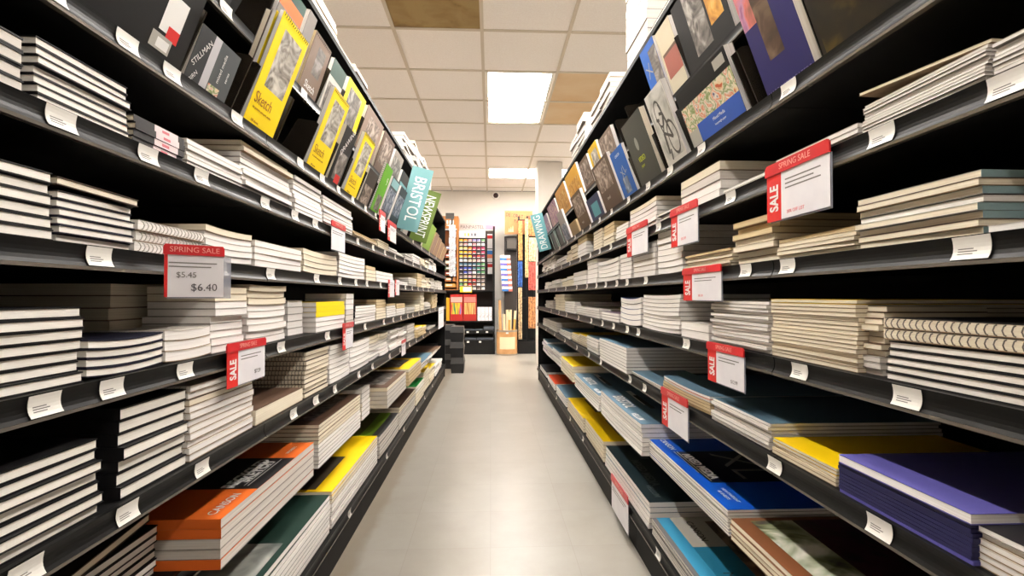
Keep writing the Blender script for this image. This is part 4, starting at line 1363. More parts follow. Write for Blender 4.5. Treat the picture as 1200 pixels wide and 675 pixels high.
TICKETS = {
    (-1, 1): [54, 146, 199, 276, 351, 377, 396, 413, 428, 440, 452, 463, 484, 494, 503, 511],
    (-1, 2): [69, 172, 235, 310, 345, 369, 390, 419, 437, 451, 463, 474, 484, 493, 501, 509],
    (-1, 3): [116, 259, 317, 371, 398, 417, 430, 446, 461, 475, 483, 490, 496, 502, 509],
    (-1, 4): [55, 133, 218, 330, 384, 428, 450, 461, 470, 478, 484, 491, 497, 504, 510],
    (-1, 5): [36, 153, 239, 345, 371, 393, 421, 437, 457, 469, 480, 488, 496, 504],
    (-1, 6): [434, 470],
    (-1, 7): [411, 454, 474, 489, 498, 507],
    (-1, 8): [262, 355, 381, 402, 424, 446],
    (1, 1): [926, 823, 786, 760, 737, 717, 703, 692, 683, 674, 665, 656, 647],
    (1, 2): [1186, 1035, 857, 772, 716, 703, 692, 680, 668, 658, 649, 641],
    (1, 3): [1139, 923, 874, 757, 735, 723, 710, 699, 688, 676, 663, 652, 643],
    (1, 4): [1061, 936, 804, 748, 735, 719, 706, 693, 678, 664, 655, 646],
    (1, 5): [1027, 906, 755, 738, 704, 690, 676, 662, 650, 640],
    (1, 7): [770, 683, 668, 652, 643],
}
SN2 = dict(SHELFNAME)
SN2[1] = 'lower display'
SN2[8] = 'upper display'
for (side, lv), cols in TICKETS.items():
    for k, px in enumerate(cols):
        xf = FRONT.get(lv, W)
        zc = LIP2 if lv == 8 else RAILZ[lv]
        Y = y_on(side, px, xf - 0.006)
        o = link('price_ticket', ticket_mesh(0.042 if Y < 1.6 else 0.034))
        o.matrix_world = Matrix.Translation((side * (xf - 0.0022), Y, zc)) @ side_frame(side)
        tag(o, 'white price ticket, %s from near end of %s %s rail' % (ORD[k + 1], SIDE[side], SN2[lv]), 'price ticket', 'white tickets in the price rails')
#NEXT2

# ------------------------------------------------------------------ the far end of the shop
def pbox(mb, px0, px1, py0, py1, Y, depth, m):
    x0, x1 = sorted((x_at(px0, Y), x_at(px1, Y)))
    z1, z0 = z_at(px0, py0, Y), z_at(px0, py1, Y)
    mb.box(x0, x1, Y, Y + depth, z0, z1, m)
    return x0, x1, z0, z1


def at0(px, py, Y):
    return Matrix.Translation((x_at(px, Y), Y, z_at(px, py, Y)))


YF = 7.86
GREYM = mat('grey plastic lid', srgb(58, 56, 54), 0.45)
SHB = mat('black fixture', (0.009, 0.0085, 0.008), 0.5, spec=0.2)


def back_fixture():
    xl, xr = x_at(514, YF), x_at(580, YF)
    root = empty('wall_shelving_unit', Matrix.Translation(((xl + xr) / 2, 8.2, 0)))
    hw = (xr - xl) / 2
    yb, yf = 8.5 - 8.2, YF - 8.2
    top = z_at(560, 268, 8.3)

    def part(nm, *b, m=SHB):
        mb = MB()
        mb.box(*b, m)
        mb.build(nm, root)
    part('back_panel', -hw, hw, yb - 0.03, yb, 0, top, m=mat('slatwall', srgb(74, 64, 58), 0.5))
    part('upright', hw - 0.03, hw, yf + 0.12, yb - 0.031, 0, top)
    part('upright', -hw, -hw + 0.03, yf + 0.12, yb - 0.031, 0, top)
    zs = []
    for py, y0 in ((340, 0.05), (376, 0.02), (388.5, 0.0), (400, 0.0)):
        z = z_at(560, py, YF + y0)
        zs.append(z)
        part('shelf', -hw + 0.031, hw - 0.031, yf + y0, yb - 0.031, z - 0.02, z)
    part('base_box', -hw, hw, yf, yb - 0.031, 0, zs[3] - 0.021)
    part('tray_front', -hw + 0.031, hw - 0.031, yf - 0.006, yf - 0.001, zs[2] - 0.03, zs[2] + 0.02)
    part('tray_front', -hw + 0.031, hw - 0.031, yf - 0.006, yf - 0.001, zs[3] - 0.03, zs[3] + 0.02)
    tag(root, 'black wall shelving holding the pastel display at the end of the aisle', 'shelving')
    return zs, xl, xr


ZS, XL, XR = back_fixture()


def pastels():
    Y = 7.97
    x0, x1 = x_at(537.5, Y), x_at(568.5, Y)
    zt, zb = z_at(550, 270, Y), ZS[0] + 0.001
    root = empty('pastel_display', Matrix.Translation(((x0 + x1) / 2, Y, zb)))
    hw, h = (x1 - x0) / 2, zt - zb
    mb = MB()
    mb.box(-hw, hw, 0.06, 0.09, 0, h, mat('display black', (0.02, 0.018, 0.02), 0.4))
    mb.build('back_board', root)
    mb = MB()
    mb.box(-hw, hw, 0.03, 0.059, h * 0.885, h, mat('header white', srgb(220, 210, 206), 0.5))
    for k, c in enumerate(((200, 180, 120), (210, 160, 90), (120, 120, 130), (90, 90, 100), (190, 190, 190))):
        mb.box(-hw * 0.6 + k * hw * 0.25, -hw * 0.6 + k * hw * 0.25 + hw * 0.16, 0.028, 0.0299, h * 0.91, h * 0.96, cc(*c))
    mb.build('header', root)
    rows, cols = 13, 6
    rh = h * 0.875 / rows
    cw = 2 * hw / cols
    for r in range(rows):
        mb = MB()
        mb.box(-hw, hw, 0.0, 0.059, r * rh, r * rh + 0.006, mat('clear ledge', srgb(120, 110, 112), 0.25))
        mb.build('ledge', root)
    tag(root, 'upright rack of round pastel pots under a white header', 'pastel display')
    names = {(240, 220, 130): 'pale yellow', (245, 200, 40): 'yellow', (240, 150, 40): 'orange', (220, 70, 60): 'red', (200, 60, 100): 'magenta', (150, 40, 70): 'dark red', (60, 50, 130): 'violet', (70, 90, 190): 'blue', (90, 130, 150): 'grey blue', (70, 140, 120): 'teal', (110, 170, 110): 'green', (150, 130, 120): 'taupe', (205, 185, 160): 'beige', (235, 235, 230): 'white', (170, 100, 80): 'rust', (60, 56, 60): 'near black', (230, 160, 160): 'pink', (160, 150, 200): 'lilac'}
    Wt, Be, Ta = (235, 235, 230), (205, 185, 160), (150, 130, 120)
    G = [
        [(245, 200, 40), (240, 150, 40), (230, 160, 160), (160, 150, 200), (160, 150, 200), (110, 170, 110)],
        [Be, (230, 160, 160), Wt, (230, 160, 160), Wt, Wt],
        [(240, 220, 130), (240, 220, 130), (240, 150, 40), (200, 60, 100), (150, 40, 70), (200, 60, 100)],
        [(245, 200, 40), (245, 200, 40), (240, 150, 40), (220, 70, 60), (60, 56, 60), (200, 60, 100)],
        [(245, 200, 40), (240, 150, 40), (245, 200, 40), (150, 40, 70), (220, 70, 60), (150, 40, 70)],
        [Wt, Wt, Be, Be, (230, 160, 160), Wt],
        [(90, 130, 150)] * 4 + [(70, 140, 120), (110, 170, 110)],
        [(60, 50, 130), (70, 90, 190), (70, 90, 190), (90, 130, 150), (70, 140, 120), (110, 170, 110)],
        [(60, 56, 60), (70, 90, 190), (160, 150, 200), Wt, (70, 140, 120), (110, 170, 110)],
        [Ta, Be, (230, 160, 160), Be, Ta, Ta],
        [(240, 220, 130), (245, 200, 40), (170, 100, 80), (220, 70, 60), Ta, Ta],
        [(110, 170, 110), (240, 220, 130), (220, 70, 60), (170, 100, 80), Wt, Be],
        [Wt, Wt, Be, Wt, Ta, Wt],
    ]
    for r in range(rows):
        for c in range(cols):
            col = G[r][c]
            mb = MB()
            rad = min(cw, rh) * 0.44
            mb.lathe([(0, 0), (rad, 0), (rad, rh * 0.5), (rad * 0.9, rh * 0.62), (0, rh * 0.62)], (0, 0, 0), cc(*[int(v * 0.86) for v in col]), 12)
            mb.box(-rad * 0.7, rad * 0.7, -rad - 0.001, -rad * 0.75, 0.0, rh * 0.16, cc(190, 186, 184))
            o = mb.build('pastel_pot')
            o.location = ((x0 + x1) / 2 - hw + (c + 0.5) * cw, Y + 0.03, zb + (rows - 1 - r) * rh + 0.0064)
            tag(o, '%s pastel pot, %s row from top, %s column of the pastel rack' % (names[col], ORD[r + 1], ORD[c + 1]), 'pastel pot', 'pots in the pastel rack')
    # brand board above
    Yb = 8.2
    o = empty('header_sign', at0(556, 266, Yb))
    a, b = x_at(537.5, Yb) - x_at(556, Yb), x_at(583, Yb) - x_at(556, Yb)
    hh = (z_at(556, 262, Yb) - z_at(556, 270, Yb)) / 2
    mb = MB()
    mb.box(a, b, 0, 0.012, -hh, hh, mat('sign white', srgb(196, 184, 176), 0.5))
    mb.box(b - 0.2, b - 0.01, -0.002, -0.0005, -hh * 0.6, hh * 0.6, cc(196, 140, 160))
    mb.build('board', o)
    link('lettering', text_data('PANPASTEL', hh * 1.35, cc(104, 90, 92), 0.0, 'CENTER', 1.0), o, frame(((a + b - 0.2) / 2, -0.003, 0), (1, 0, 0), (0, 0, 1)))
    tag(o, 'pale header board lettered PanPastel above the pastel rack', 'sign')


pastels()


def packet(px0, px1, py0, py1, Y, cols, label, name='hanging_packet', group=None, depth=0.015):
    x0, x1 = x_at(px0, Y), x_at(px1, Y)
    z1, z0 = z_at(px0, py0, Y), z_at(px0, py1, Y)
    o = empty(name, Matrix.Translation(((x0 + x1) / 2, Y, z0)))
    hw, h = (x1 - x0) / 2, z1 - z0
    mb = MB()
    n = len(cols)
    for k, c in enumerate(cols):
        mb.box(-hw, hw, 0, depth, h * (n - 1 - k) / n * 0.9, h * (n - k) / n * 0.9 - 0.0004, c)
    mb.build('packet', o)
    mb = MB()
    mb.box(-hw, hw, depth * 0.4, depth * 0.6, h * 0.9, h, cc(226, 222, 220))
    mb.box(-0.003, 0.003, depth * 0.6, depth * 0.6 + 0.05, h * 0.95, h * 0.96, WIRE)
    mb.build('hang_tab', o)
    tag(o, label, 'packet', group)


W1, RD, BL, OR = cc(232, 226, 222), cc(206, 40, 40), cc(60, 120, 190), cc(226, 130, 90)
packet(571, 577, 274, 291, 8.2, [RD, W1, W1, W1], 'red-topped white packet hanging highest beside the pastel rack', group='packets beside the pastel rack')
packet(571, 577, 292, 307, 8.2, [BL, OR, W1], 'blue and orange packet hanging in the middle beside the pastel rack', group='packets beside the pastel rack')
packet(571.5, 577, 308, 321, 8.2, [RD, W1, W1], 'red and white packet hanging lowest beside the pastel rack', group='packets beside the pastel rack')

# shelf talker
o = empty('shelf_talker', at0(546, 339, 7.9))
mb = MB()
a, b = x_at(539, 7.9) - x_at(546, 7.9), x_at(553, 7.9) - x_at(546, 7.9)
mb.box(a, b, 0, 0.004, -0.05, 0.045, cc(240, 196, 40))
mb.box(a + 0.05, b - 0.01, -0.001, -0.0002, -0.035, 0.035, cc(240, 232, 224))
mb.build('card', o)
tag(o, 'yellow and white shelf card below the pastel rack', 'shelf card')


def set_box(px0, px1, py0, zbase, Y, depth, body, window, name, label, cat, band=None, group=None):
    x0, x1 = x_at(px0, Y), x_at(px1, Y)
    h = z_at(px0, py0, Y) - zbase
    o = empty(name, Matrix.Translation(((x0 + x1) / 2, Y, zbase + 0.0005)))
    hw = (x1 - x0) / 2 - 0.002
    mb = MB()
    mb.box(-hw, hw, 0, depth, 0, h, body)
    mb.build('box', o)
    if window:
        mb = MB()
        mb.box(-hw * 0.85, hw * 0.85, -0.002, -0.0003, h * 0.25, h * 0.68, window)
        mb.build('window', o)
    if band:
        mb = MB()
        mb.box(-hw * 0.9, hw * 0.9, -0.002, -0.0003, h * 0.70, h * 0.9, band)
        mb.build('printed_band', o)
    tag(o, label, cat, group)


PENC = art('coloured pencils', [(60, 50, 110), (60, 120, 70), (220, 190, 50), (200, 60, 50), (90, 130, 190)], 3.0, 0.2, scale=(9, 1, 0.8))
PENC2 = art('warm pencils', [(110, 70, 50), (190, 130, 70), (220, 180, 110), (150, 60, 50)], 3.0, 0.2, scale=(9, 1, 0.8))
Y1 = YF + 0.04
set_box(523, 527, 349, ZS[1], Y1 + 0.02, 0.1, cc(214, 160, 40), None, 'pencil_set_box', 'yellow box at the left of the red pencil sets', 'pencil set')
set_box(527.5, 542.5, 345, ZS[1], Y1, 0.12, cc(172, 40, 34), PENC, 'pencil_set_box', 'red pencil set with blue and green pencils in its window', 'pencil set', cc(190, 160, 150))
set_box(543, 558.5, 345, ZS[1], Y1, 0.12, cc(170, 44, 36), PENC2, 'pencil_set_box', 'red pencil set with tan and brown pencils in its window', 'pencil set', cc(186, 120, 110))
SCRIB = art('scribble', [(60, 58, 62), (225, 220, 222), (232, 228, 230)], 22, 2.5)
for k in range(4):
    a = 559.5 + 4.3 * k
    set_box(a, a + 4.2, 360, ZS[1], Y1, 0.1, cc(228, 220, 222), SCRIB, 'small_white_box', 'small white box with black squiggle, %s from left of four' % ORD[k + 1], 'box', None, 'white boxes beside the red pencil sets')

# flat grey cases in the trays
for k, (p0, p1, lv, hh) in enumerate(((544.5, 555, 2, 0.03), (556, 566, 2, 0.03), (567, 578.5, 2, 0.075), (545, 558, 3, 0.05), (559, 578, 3, 0.05))):
    zb = ZS[lv] + 0.0005
    x0, x1 = x_at(p0, YF), x_at(p1, YF)
    o = empty('flat_case', Matrix.Translation(((x0 + x1) / 2, YF + 0.03, zb)))
    hw = (x1 - x0) / 2
    mb = MB()
    mb.box(-hw, hw, 0, 0.24, 0, hh * 0.55, mat('case', srgb(60, 62, 66), 0.4))
    mb.build('body', o)
    mb = MB()
    mb.slab(-hw - 0.002, hw + 0.002, -0.003, 0.243, hh * 0.56, hh, mat('case lid', srgb(96, 102, 110), 0.35), 4, 4, lambda x, y: 0.004 * (1 - (x / hw) ** 2))
    mb.build('lid', o)
    tag(o, 'flat grey case, %s in the %s tray of the wall shelving' % (ORD[(k % 3) + 1 if k < 3 else k - 2], 'upper' if lv == 2 else 'lower'), 'case', 'grey cases in the trays')
    for q in range(1):
        tk = link('rail_ticket', ticket_mesh(0.036))
        tk.matrix_world = Matrix.Translation((x0 + 0.05, YF - 0.0072, ZS[lv] - 0.006)) @ Matrix.Rotation(-pi / 2, 4, 'Z')
        tag(tk, 'white ticket in front of the %s grey case, %s tray' % (ORD[(k % 3) + 1 if k < 3 else k - 2], 'upper' if lv == 2 else 'lower'), 'price ticket', 'tickets on the wall shelving')

# wooden rack at the left with paint boxes
Yw = 7.975
ZW = ZS[0] + 0.001
xl, xr = x_at(517, Yw), x_at(537, Yw)
root = empty('wooden_display_rack', Matrix.Translation(((xl + xr) / 2, Yw, ZW)))
WOOD = noise_mat('orange wood', [srgb(160, 98, 44), srgb(190, 122, 60)], scale=(8, 8, 0.6), nscale=6, rough=0.5)
hw = (xr - xl) / 2
zt = z_at(530, 253, Yw) - ZW
for nm, bx in (('side_panel', (hw - 0.025, hw, 0, 0.28, 0, zt)), ('side_panel', (-hw, -hw + 0.025, 0, 0.28, 0, zt)), ('back_panel', (-hw + 0.026, hw - 0.026, 0.26, 0.28, 0, zt - 0.21)), ('header_board', (-hw + 0.026, hw - 0.026, 0.0, 0.02, zt - 0.2, zt))):
    mb = MB()
    mb.box(*bx, WOOD)
    mb.build(nm, root)
mb = MB()
for k in range(3):
    mb.box(hw - 0.19 + 0.045 * k, hw - 0.165 + 0.045 * k, -0.003, -0.0005, zt - 0.13, zt - 0.07, WHITE)
mb.box(hw - 0.19, hw - 0.07, -0.003, -0.0005, zt - 0.16, zt - 0.145, WHITE)
mb.build('printed_mark', root)
zz = []
pys = [276, 284, 292, 301, 309, 316, 322, 329, 336, 342]
for py in pys[2:-1]:
    z = z_at(530, py, Yw) - ZW
    zz.append(z + ZW)
    mb = MB()
    mb.box(-hw + 0.026, hw - 0.026, 0.01, 0.259, z - 0.008, z, WOOD)
    mb.build('shelf', root)
mb = MB()
mb.box(-hw + 0.026, hw - 0.026, 0.02, 0.259, 0.0, 0.015, WOOD)
mb.build('base_box', root)
tag(root, 'orange wooden display rack partly hidden behind the left shelving', 'display rack')
pc = [((50, 80, 150), 'blue'), ((150, 40, 50), 'red'), ((196, 190, 180), 'white'), ((60, 96, 80), 'green'), ((120, 40, 44), 'maroon'), ((180, 120, 70), 'tan'), ((196, 150, 70), 'ochre'), ((110, 40, 34), 'brown-red')]
for k, z in enumerate(zz):
    c, cn = pc[k]
    o = empty('paint_box', Matrix.Translation(((xl + xr) / 2 + hw - 0.13, Yw + 0.03, z + 0.0006)))
    hb = (z_at(530, pys[k + 1], Yw) - z) * 0.62 if k + 1 < len(pys) else 0.05
    hb = 0.05
    mb = MB()
    mb.box(-0.09, 0.09, 0, 0.18, 0, hb, cc(*c))
    mb.build('box', o)
    mb = MB()
    mb.box(-0.07, 0.03, -0.002, -0.0003, hb * 0.3, hb * 0.75, cc(222, 214, 200))
    mb.build('paper_label', o)
    tag(o, '%s paint box on the %s shelf down of the wooden rack' % (cn, ORD[k + 1]), 'paint box', 'paint boxes in the wooden rack')

# black storage bins stacked on the floor beyond the left shelving
def bins(xc, yc, n, hs, label_base, hw=0.085, hd=0.13):
    z = 0.0
    for k in range(n):
        o = empty('storage_bin', Matrix.Translation((xc + random.uniform(-0.006, 0.006), yc, z + 0.0006)))
        mb = MB()
        q = [(-hw * 0.86, -hd * 0.86), (hw * 0.86, -hd * 0.86), (hw * 0.86, hd * 0.86), (-hw * 0.86, hd * 0.86)]
        hb = hs * 0.62
        b = [(x, y, 0) for x, y in q] + [(x / 0.86 * 0.96, y / 0.86 * 0.96, hb) for x, y in q]
        for f in ((0, 3, 2, 1), (4, 5, 6, 7), (0, 1, 5, 4), (1, 2, 6, 5), (2, 3, 7, 6), (3, 0, 4, 7)):
            mb.poly([b[i] for i in f], mat('bin black', (0.014, 0.014, 0.015), 0.4))
        mb.build('tub', o)
        mb = MB()
        t = [(-hw, -hd), (hw, -hd), (hw, hd), (-hw, hd)]
        b = [(x, y, hb + 0.001) for x, y in t] + [(x * 0.86, y * 0.86, hs) for x, y in t]
        for f in ((0, 3, 2, 1), (4, 5, 6, 7), (0, 1, 5, 4), (1, 2, 6, 5), (2, 3, 7, 6), (3, 0, 4, 7)):
            mb.poly([b[i] for i in f], GREYM)
        mb.build('lid', o)
        tag(o, 'black bin with grey lid, %s, %s' % (('lowest', 'middle', 'top')[k], label_base), 'storage bin', 'storage bins at the end of the aisle')
        z += hs + 0.0012


bins(x_at(536.5, 6.05), 6.05, 3, 0.187, 'front column of bins')
bins(x_at(526, 6.4), 6.42, 3, 0.187, 'rear column of bins')

# strip of silvery bags on the end of the left shelving
yb = 5.735
for k in range(8):
    py0 = 262 + 7.6 * k
    zc = z_at(525, py0 + 4, yb)
    o = empty('hanging_bag', Matrix.Translation((-0.452 + 0.006 * (k % 2), yb + 0.008, zc)))
    mb = MB()
    foil = noise_mat('clear bag', [srgb(150, 146, 146), srgb(224, 222, 222), srgb(240, 238, 238)], nscale=60, rough=0.25, bump=0.5)
    mb.slab(-0.038, 0.038, -0.004, 0.008, -0.045, 0.03, foil, 5, 1, lambda x, y: 0.008 * sin(x * 160 + k))
    mb.build('bag', o)
    mb = MB()
    mb.box(-0.03, 0.03, -0.0055, -0.0042, 0.012, 0.028, cc(196, 194, 198))
    mb.build('paper_header', o)
    tag(o, 'silvery clear bag, %s down the hanging strip beside the left shelving' % ORD[k + 1], 'bag', 'bags on the hanging strip')
mb = MB()
z0 = z_at(525, 330, yb)
z1 = z_at(525, 256, yb)
mb.box(-0.466, -0.444, yb + 0.0195, yb + 0.0215, z0, z1, cc(60, 58, 58))
mb.box(-0.53, -0.43, yb + 0.0195, yb + 0.0215, z1, z1 + 0.07, cc(70, 66, 62))
o = mb.build('hanging_strip')
tag(o, 'dark strip the silvery bags hang from', 'hanging strip')

# packs of little erasers hanging at the right of the white wall corner
for k in range(7):
    packet(586 + 0.4 * k, 593.5 + 0.4 * k, 299 + 6.1 * k, 304.7 + 6.1 * k, 8.05 + 0.002 * k, [W1, cc(110, 100, 180) if k % 2 else BL], 'white and violet packet, %s down the left hanging column' % ORD[k + 1], group='packets in the left hanging column')
    packet(593.8 + 0.4 * k, 598 + 0.4 * k, 299 + 6.1 * k, 304.7 + 6.1 * k, 8.06 + 0.002 * k, [W1, cc(226, 120, 100)], 'white and coral packet, %s down the right hanging column' % ORD[k + 1], group='packets in the right hanging column')

# dark panel with a grey pocket, kraft sign and the rack of decorative papers
xa, xb = x_at(591, 8.2), x_at(605.5, 8.2)
root = empty('dark_display_panel', Matrix.Translation(((xa + xb) / 2, 8.2, 0)))
hw = (xb - xa) / 2
mb = MB()
mb.box(-hw, hw, 0, 0.04, 0.0, z_at(600, 277, 8.2), mat('dark panel', srgb(58, 50, 46), 0.55))
mb.build('panel', root)
mb = MB()
zt, zb = z_at(600, 279, 8.2), z_at(600, 294, 8.2)
mb.box(-hw * 0.75, hw * 0.95, -0.10, -0.001, zb, zb + 0.03, SHB)
mb.box(-hw * 0.75, -hw * 0.6, -0.10, -0.001, zb + 0.03, zt - 0.06, SHB)
mb.box(-hw * 0.6, hw * 0.95, -0.03, -0.001, zb + 0.03, zt, mat('grey pocket', srgb(88, 80, 72), 0.5))
mb.build('pocket', root)
tag(root, 'dark display panel with a grey pocket under the kraft sign', 'display panel')

o = empty('kraft_sign', at0(607.5, 261, 8.1))
mb = MB()
a, b = x_at(591.5, 8.1) - x_at(607.5, 8.1), x_at(624, 8.1) - x_at(607.5, 8.1)
mb.box(a, b, 0, 0.008, -0.19, 0.2, noise_mat('kraft board', [srgb(158, 108, 62), srgb(172, 120, 72)], nscale=9, rough=0.7))
mb.build('board', o)
cols = [INK, INK, mat('orange ink', srgb(200, 90, 30), 0.5), RED, INK, cc(180, 60, 30), INK, mat('orange ink', srgb(200, 90, 30), 0.5), INK, RED]
for k, ch in enumerate('DECORATIVE'):
    link('letter', text_data(ch, 0.085, cols[k], 0.01, 'CENTER', 0.7), o, frame((a + 0.04 + (b - a - 0.07) * k / 9.5, -0.002, 0.135 - 0.006 * k), (1, 0, -0.05), (0.05, 0, 1)))
for k, ch in enumerate('PAPERS'):
    link('letter', text_data(ch, 0.075, cols[(k * 3) % 10], 0.01, 'CENTER', 0.7), o, frame((a + 0.17 + 0.045 * k, -0.002, 0.03 - 0.006 * k), (1, 0, -0.05), (0.05, 0, 1)))
mb = MB()
for k in range(3):
    mb.poly([(a + 0.06 + 0.03 * k, -0.002, -0.15), (a + 0.085 + 0.03 * k, -0.002, -0.15), (a + 0.075 + 0.03 * k, -0.002, -0.08 + 0.02 * k)], cc(226, 196, 150))
mb.build('printed_mark', o)
tag(o, 'kraft board hand-lettered Decorative Papers', 'sign')

Yp = 7.9
xa, xb = x_at(607, Yp), x_at(632, Yp)
root = empty('paper_rack', Matrix.Translation(((xa + xb) / 2, Yp, 0)))
hw = (xb - xa) / 2
zt = z_at(618, 252, Yp)
mb = MB()
mb.box(-hw, hw, 0.0, 0.36, 0.0, 0.20, SHB)
mb.build('base_box', root)
for x in (-hw + 0.16, hw - 0.06, -hw + 0.02):
    mb = MB()
    mb.box(x - 0.014, x + 0.014, 0.10, 0.13, 0.201, zt, SHB)
    mb.build('post', root)
mb = MB()
mb.box(-hw, hw, 0.30, 0.33, 0.201, zt - 0.1, SHB)
mb.build('back_panel', root)
mb = MB()
for z in (zt - 0.06, zt - 0.55, 0.9):
    mb.tube((-hw, 0.115, z), (hw, 0.115, z), 0.008, SHB, 8)
mb.build('crossbar', root)
tag(root, 'black rack hung with decorative papers at the far right', 'paper rack')
PAP = [(607.5, 612.5, 258, 305, (206, 160, 100), 'kraft patterned'), (607, 612.5, 306, 336, (70, 110, 180), 'blue and white'), (607.5, 612, 337, 398, (216, 190, 150), 'cream rolled'),
       (615.5, 619.5, 256, 325, (226, 200, 150), 'pale straw'), (620, 628.5, 278, 306, (214, 190, 150), 'ivory printed'), (619.5, 628.5, 307, 340, (196, 96, 84), 'red and white'), (619.5, 628.5, 348, 385, (196, 140, 92), 'tan textured'), (620.5, 628, 256, 276, (190, 130, 80), 'brown printed')]
for k, (p0, p1, q0, q1, c, nmn) in enumerate(PAP):
    x0, x1 = x_at(p0, Yp), x_at(p1, Yp)
    z1, z0 = z_at(p0, q0, Yp), z_at(p0, q1, Yp)
    mm = noise_mat('decorated paper ' + nmn, [srgb(*[int(v * 0.74) for v in c]), srgb(*c), srgb(*[min(240, int(v * 1.08)) for v in c])], nscale=28, detail=2, rough=0.6, lo=0.4, hi=0.6)
    o = empty('hanging_paper', Matrix.Translation(((x0 + x1) / 2, Yp + 0.04, z0)))
    mb = MB()
    w_ = x1 - x0
    n = 10
    pr = [(-w_ / 2 + w_ * i / n, 0.012 * sin(i * 1.9 + k)) for i in range(n + 1)]
    pr = pr + [(x, y + 0.004) for x, y in reversed(pr)]
    mb.prism(pr, 0, z1 - z0, mm, axis='z')
    mb.build('sheet', o)
    mb = MB()
    mb.tube((-w_ / 2, 0.02, z1 - z0 + 0.006), (w_ / 2, 0.02, z1 - z0 + 0.006), 0.006, SHB, 8)
    mb.build('hanger', o)
    tag(o, '%s sheet of decorative paper on the rack at the far right' % nmn, 'paper', 'papers on the far right rack')

# fibre drum with paper tubes
Yd = 7.82
xc = x_at(594, Yd)
rad = (x_at(606, Yd) - x_at(582, Yd)) / 2
hd = z_at(594, 387, Yd - rad)
root = empty('fibre_drum', Matrix.Translation((xc, Yd, 0)))
mb = MB()
mb.lathe([(0, 0.001), (rad, 0.001), (rad, hd), (rad - 0.008, hd), (rad - 0.008, 0.02), (0, 0.02)], (0, 0, 0), KRAFT, 36)
mb.build('drum', root, smooth=False)
mb = MB()
mb.lathe([(rad + 0.001, hd - 0.03), (rad + 0.004, hd - 0.028), (rad + 0.004, hd - 0.002), (rad + 0.001, hd)], (0, 0, 0), mat('grey band', srgb(150, 140, 124), 0.4, metal=0.4), 36)
mb.lathe([(rad + 0.001, 0.002), (rad + 0.003, 0.003), (rad + 0.003, 0.022), (rad + 0.001, 0.024)], (0, 0, 0), mat('grey band', srgb(150, 140, 124), 0.4, metal=0.4), 36)
mb.build('rim_band', root)
mb = MB()
n = 10
for i in range(n):
    t0, t1 = [-pi / 2 + R(-44 + 92 * j / n) for j in (i, i + 1)]
    r_ = rad + 0.003
    mb.poly([(r_ * cos(t0), r_ * sin(t0), 0.10), (r_ * cos(t1), r_ * sin(t1), 0.10), (r_ * cos(t1), r_ * sin(t1), 0.29), (r_ * cos(t0), r_ * sin(t0), 0.29)], cc(226, 206, 170))
mb.build('paper_label', root)
mb = MB()
mb.box(-0.02, 0.02, -rad - 0.006, -rad - 0.0045, hd - 0.055, hd - 0.032, WHITE)
mb.build('price_sticker', root)
tag(root, 'brown fibre drum of paper rolls at the end of the aisle', 'drum')
TUBES = [(578, 352, -0.09, -0.06, .02, 1), (583.5, 364, -0.09, 0.03, .022, 0), (588.8, 368, -0.02, -0.07, .022, 0), (593, 363, 0.0, 0.06, .02, 0), (595.5, 365, 0.03, -0.04, .02, 2), (597, 363, 0.06, 0.02, .02, 0), (603, 364, 0.09, 0.06, .018, 2), (605.5, 366, 0.11, -0.02, .016, 1)]
TC = [noise_mat('cream roll', [srgb(226, 204, 160), srgb(236, 220, 186)], nscale=10, rough=0.6), KRAFT, noise_mat('gold roll', [srgb(190, 140, 60), srgb(212, 170, 90)], nscale=10, rough=0.5)]
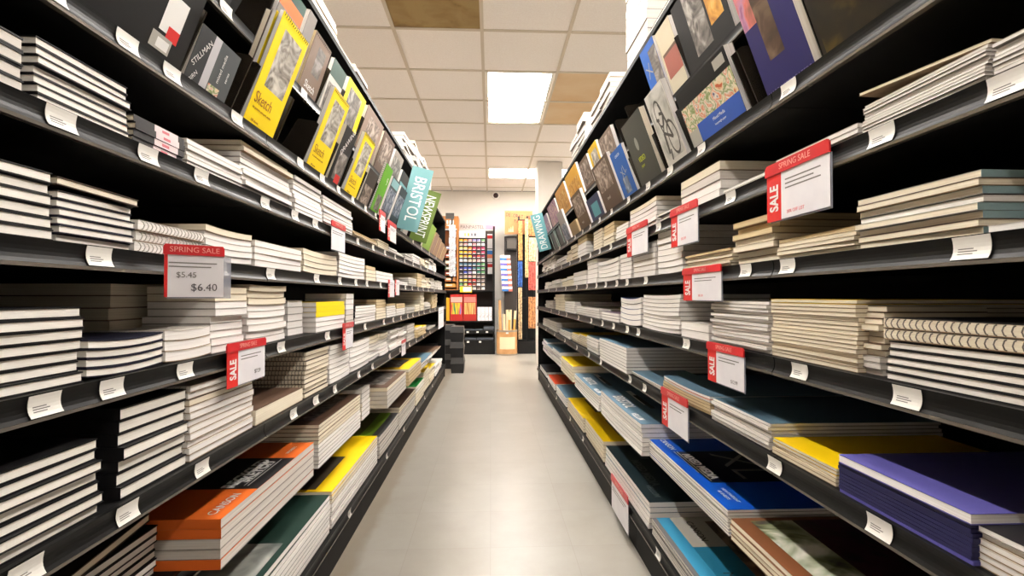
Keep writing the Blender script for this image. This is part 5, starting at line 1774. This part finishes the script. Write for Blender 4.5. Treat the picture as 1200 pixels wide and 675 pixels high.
for k, (px, py, bx, by, r_, ci) in enumerate(TUBES):
    tx, tz = x_at(max(584, min(602.5, px)), Yd), z_at(px, py, Yd)
    ty = Yd + by + 0.05
    by = -0.045 if k % 2 == 0 else 0.045
    ty = Yd + by
    base = Vector((xc + max(-0.09, min(0.09, 0.8 * (tx + r_ - xc))), Yd + by, 0.03))
    top = Vector((tx + r_, ty, tz))
    d = (top - base)
    o = empty('paper_roll', Matrix.Translation(base))
    mb = MB()
    mb.tube((0, 0, 0), d * 0.80, r_, TC[ci], 14)
    mb.build('roll', o)
    mb = MB()
    mb.tube(d * 0.8005, d, r_ * 1.04, TC[0] if ci != 1 else KRAFT, 14)
    mb.tube(d * 0.99, d * 1.002, r_ * 0.7, mat('tube hollow', (0.05, 0.035, 0.02), 0.8), 14)
    mb.build('wrapped_end', o)
    tag(o, '%s roll standing in the drum, %s from the left' % (('cream', 'kraft', 'gold')[ci], ORD[k + 1]), 'paper roll', 'rolls in the fibre drum')

# dome camera on the back wall
o = empty('mounted_dome_camera', Matrix.Translation((x_at(581, 8.5), BACK - 0.001, z_at(581, 228, 8.5))))
mb = MB()
mb.tube((0, 0, 0), (0, -0.05, 0), 0.07, mat('camera white', srgb(230, 224, 216), 0.4), 24, 0.062)
mb.build('housing', o)
mb = MB()
for i in range(5):
    a0, a1 = i * pi / 10, (i + 1) * pi / 10
    mb.tube((0, -0.0505 - 0.04 * sin(a0), -0.01), (0, -0.0505 - 0.04 * sin(a1), -0.01), 0.045 * cos(a0), mat('smoked dome', (0.05, 0.02, 0.02), 0.1), 18, max(0.001, 0.045 * cos(a1)), cap=False)
mb.build('dome', o)
tag(o, 'small white dome camera high on the back wall', 'security camera')

# ------------------------------------------------------------------ camera, world, colour
cam = bpy.data.cameras.new('camera')
co = bpy.data.objects.new('camera', cam)
COL.objects.link(co)
cam.sensor_width = 36
cam.lens = 36 * F / 1200
cam.clip_start = 0.02
co.location = (0, 0, EYE)
co.rotation_euler = (pi / 2 + PITCH, 0, -YAW)
SC.camera = co
wd = bpy.data.worlds.new('world')
wd.use_nodes = True
wd.node_tree.nodes['Background'].inputs[0].default_value = (0.9, 0.85, 0.8, 1)
wd.node_tree.nodes['Background'].inputs[1].default_value = 0.05
SC.world = wd
vs = SC.view_settings
vs.view_transform = 'Standard'
vs.look = 'None'
vs.gamma = 1
vs.use_curve_mapping = False
vs.exposure = 1.68
SC.cycles.use_denoising = True
SC.cycles.max_bounces = 8
SC.cycles.diffuse_bounces = 4
SC.cycles.sample_clamp_indirect = 6
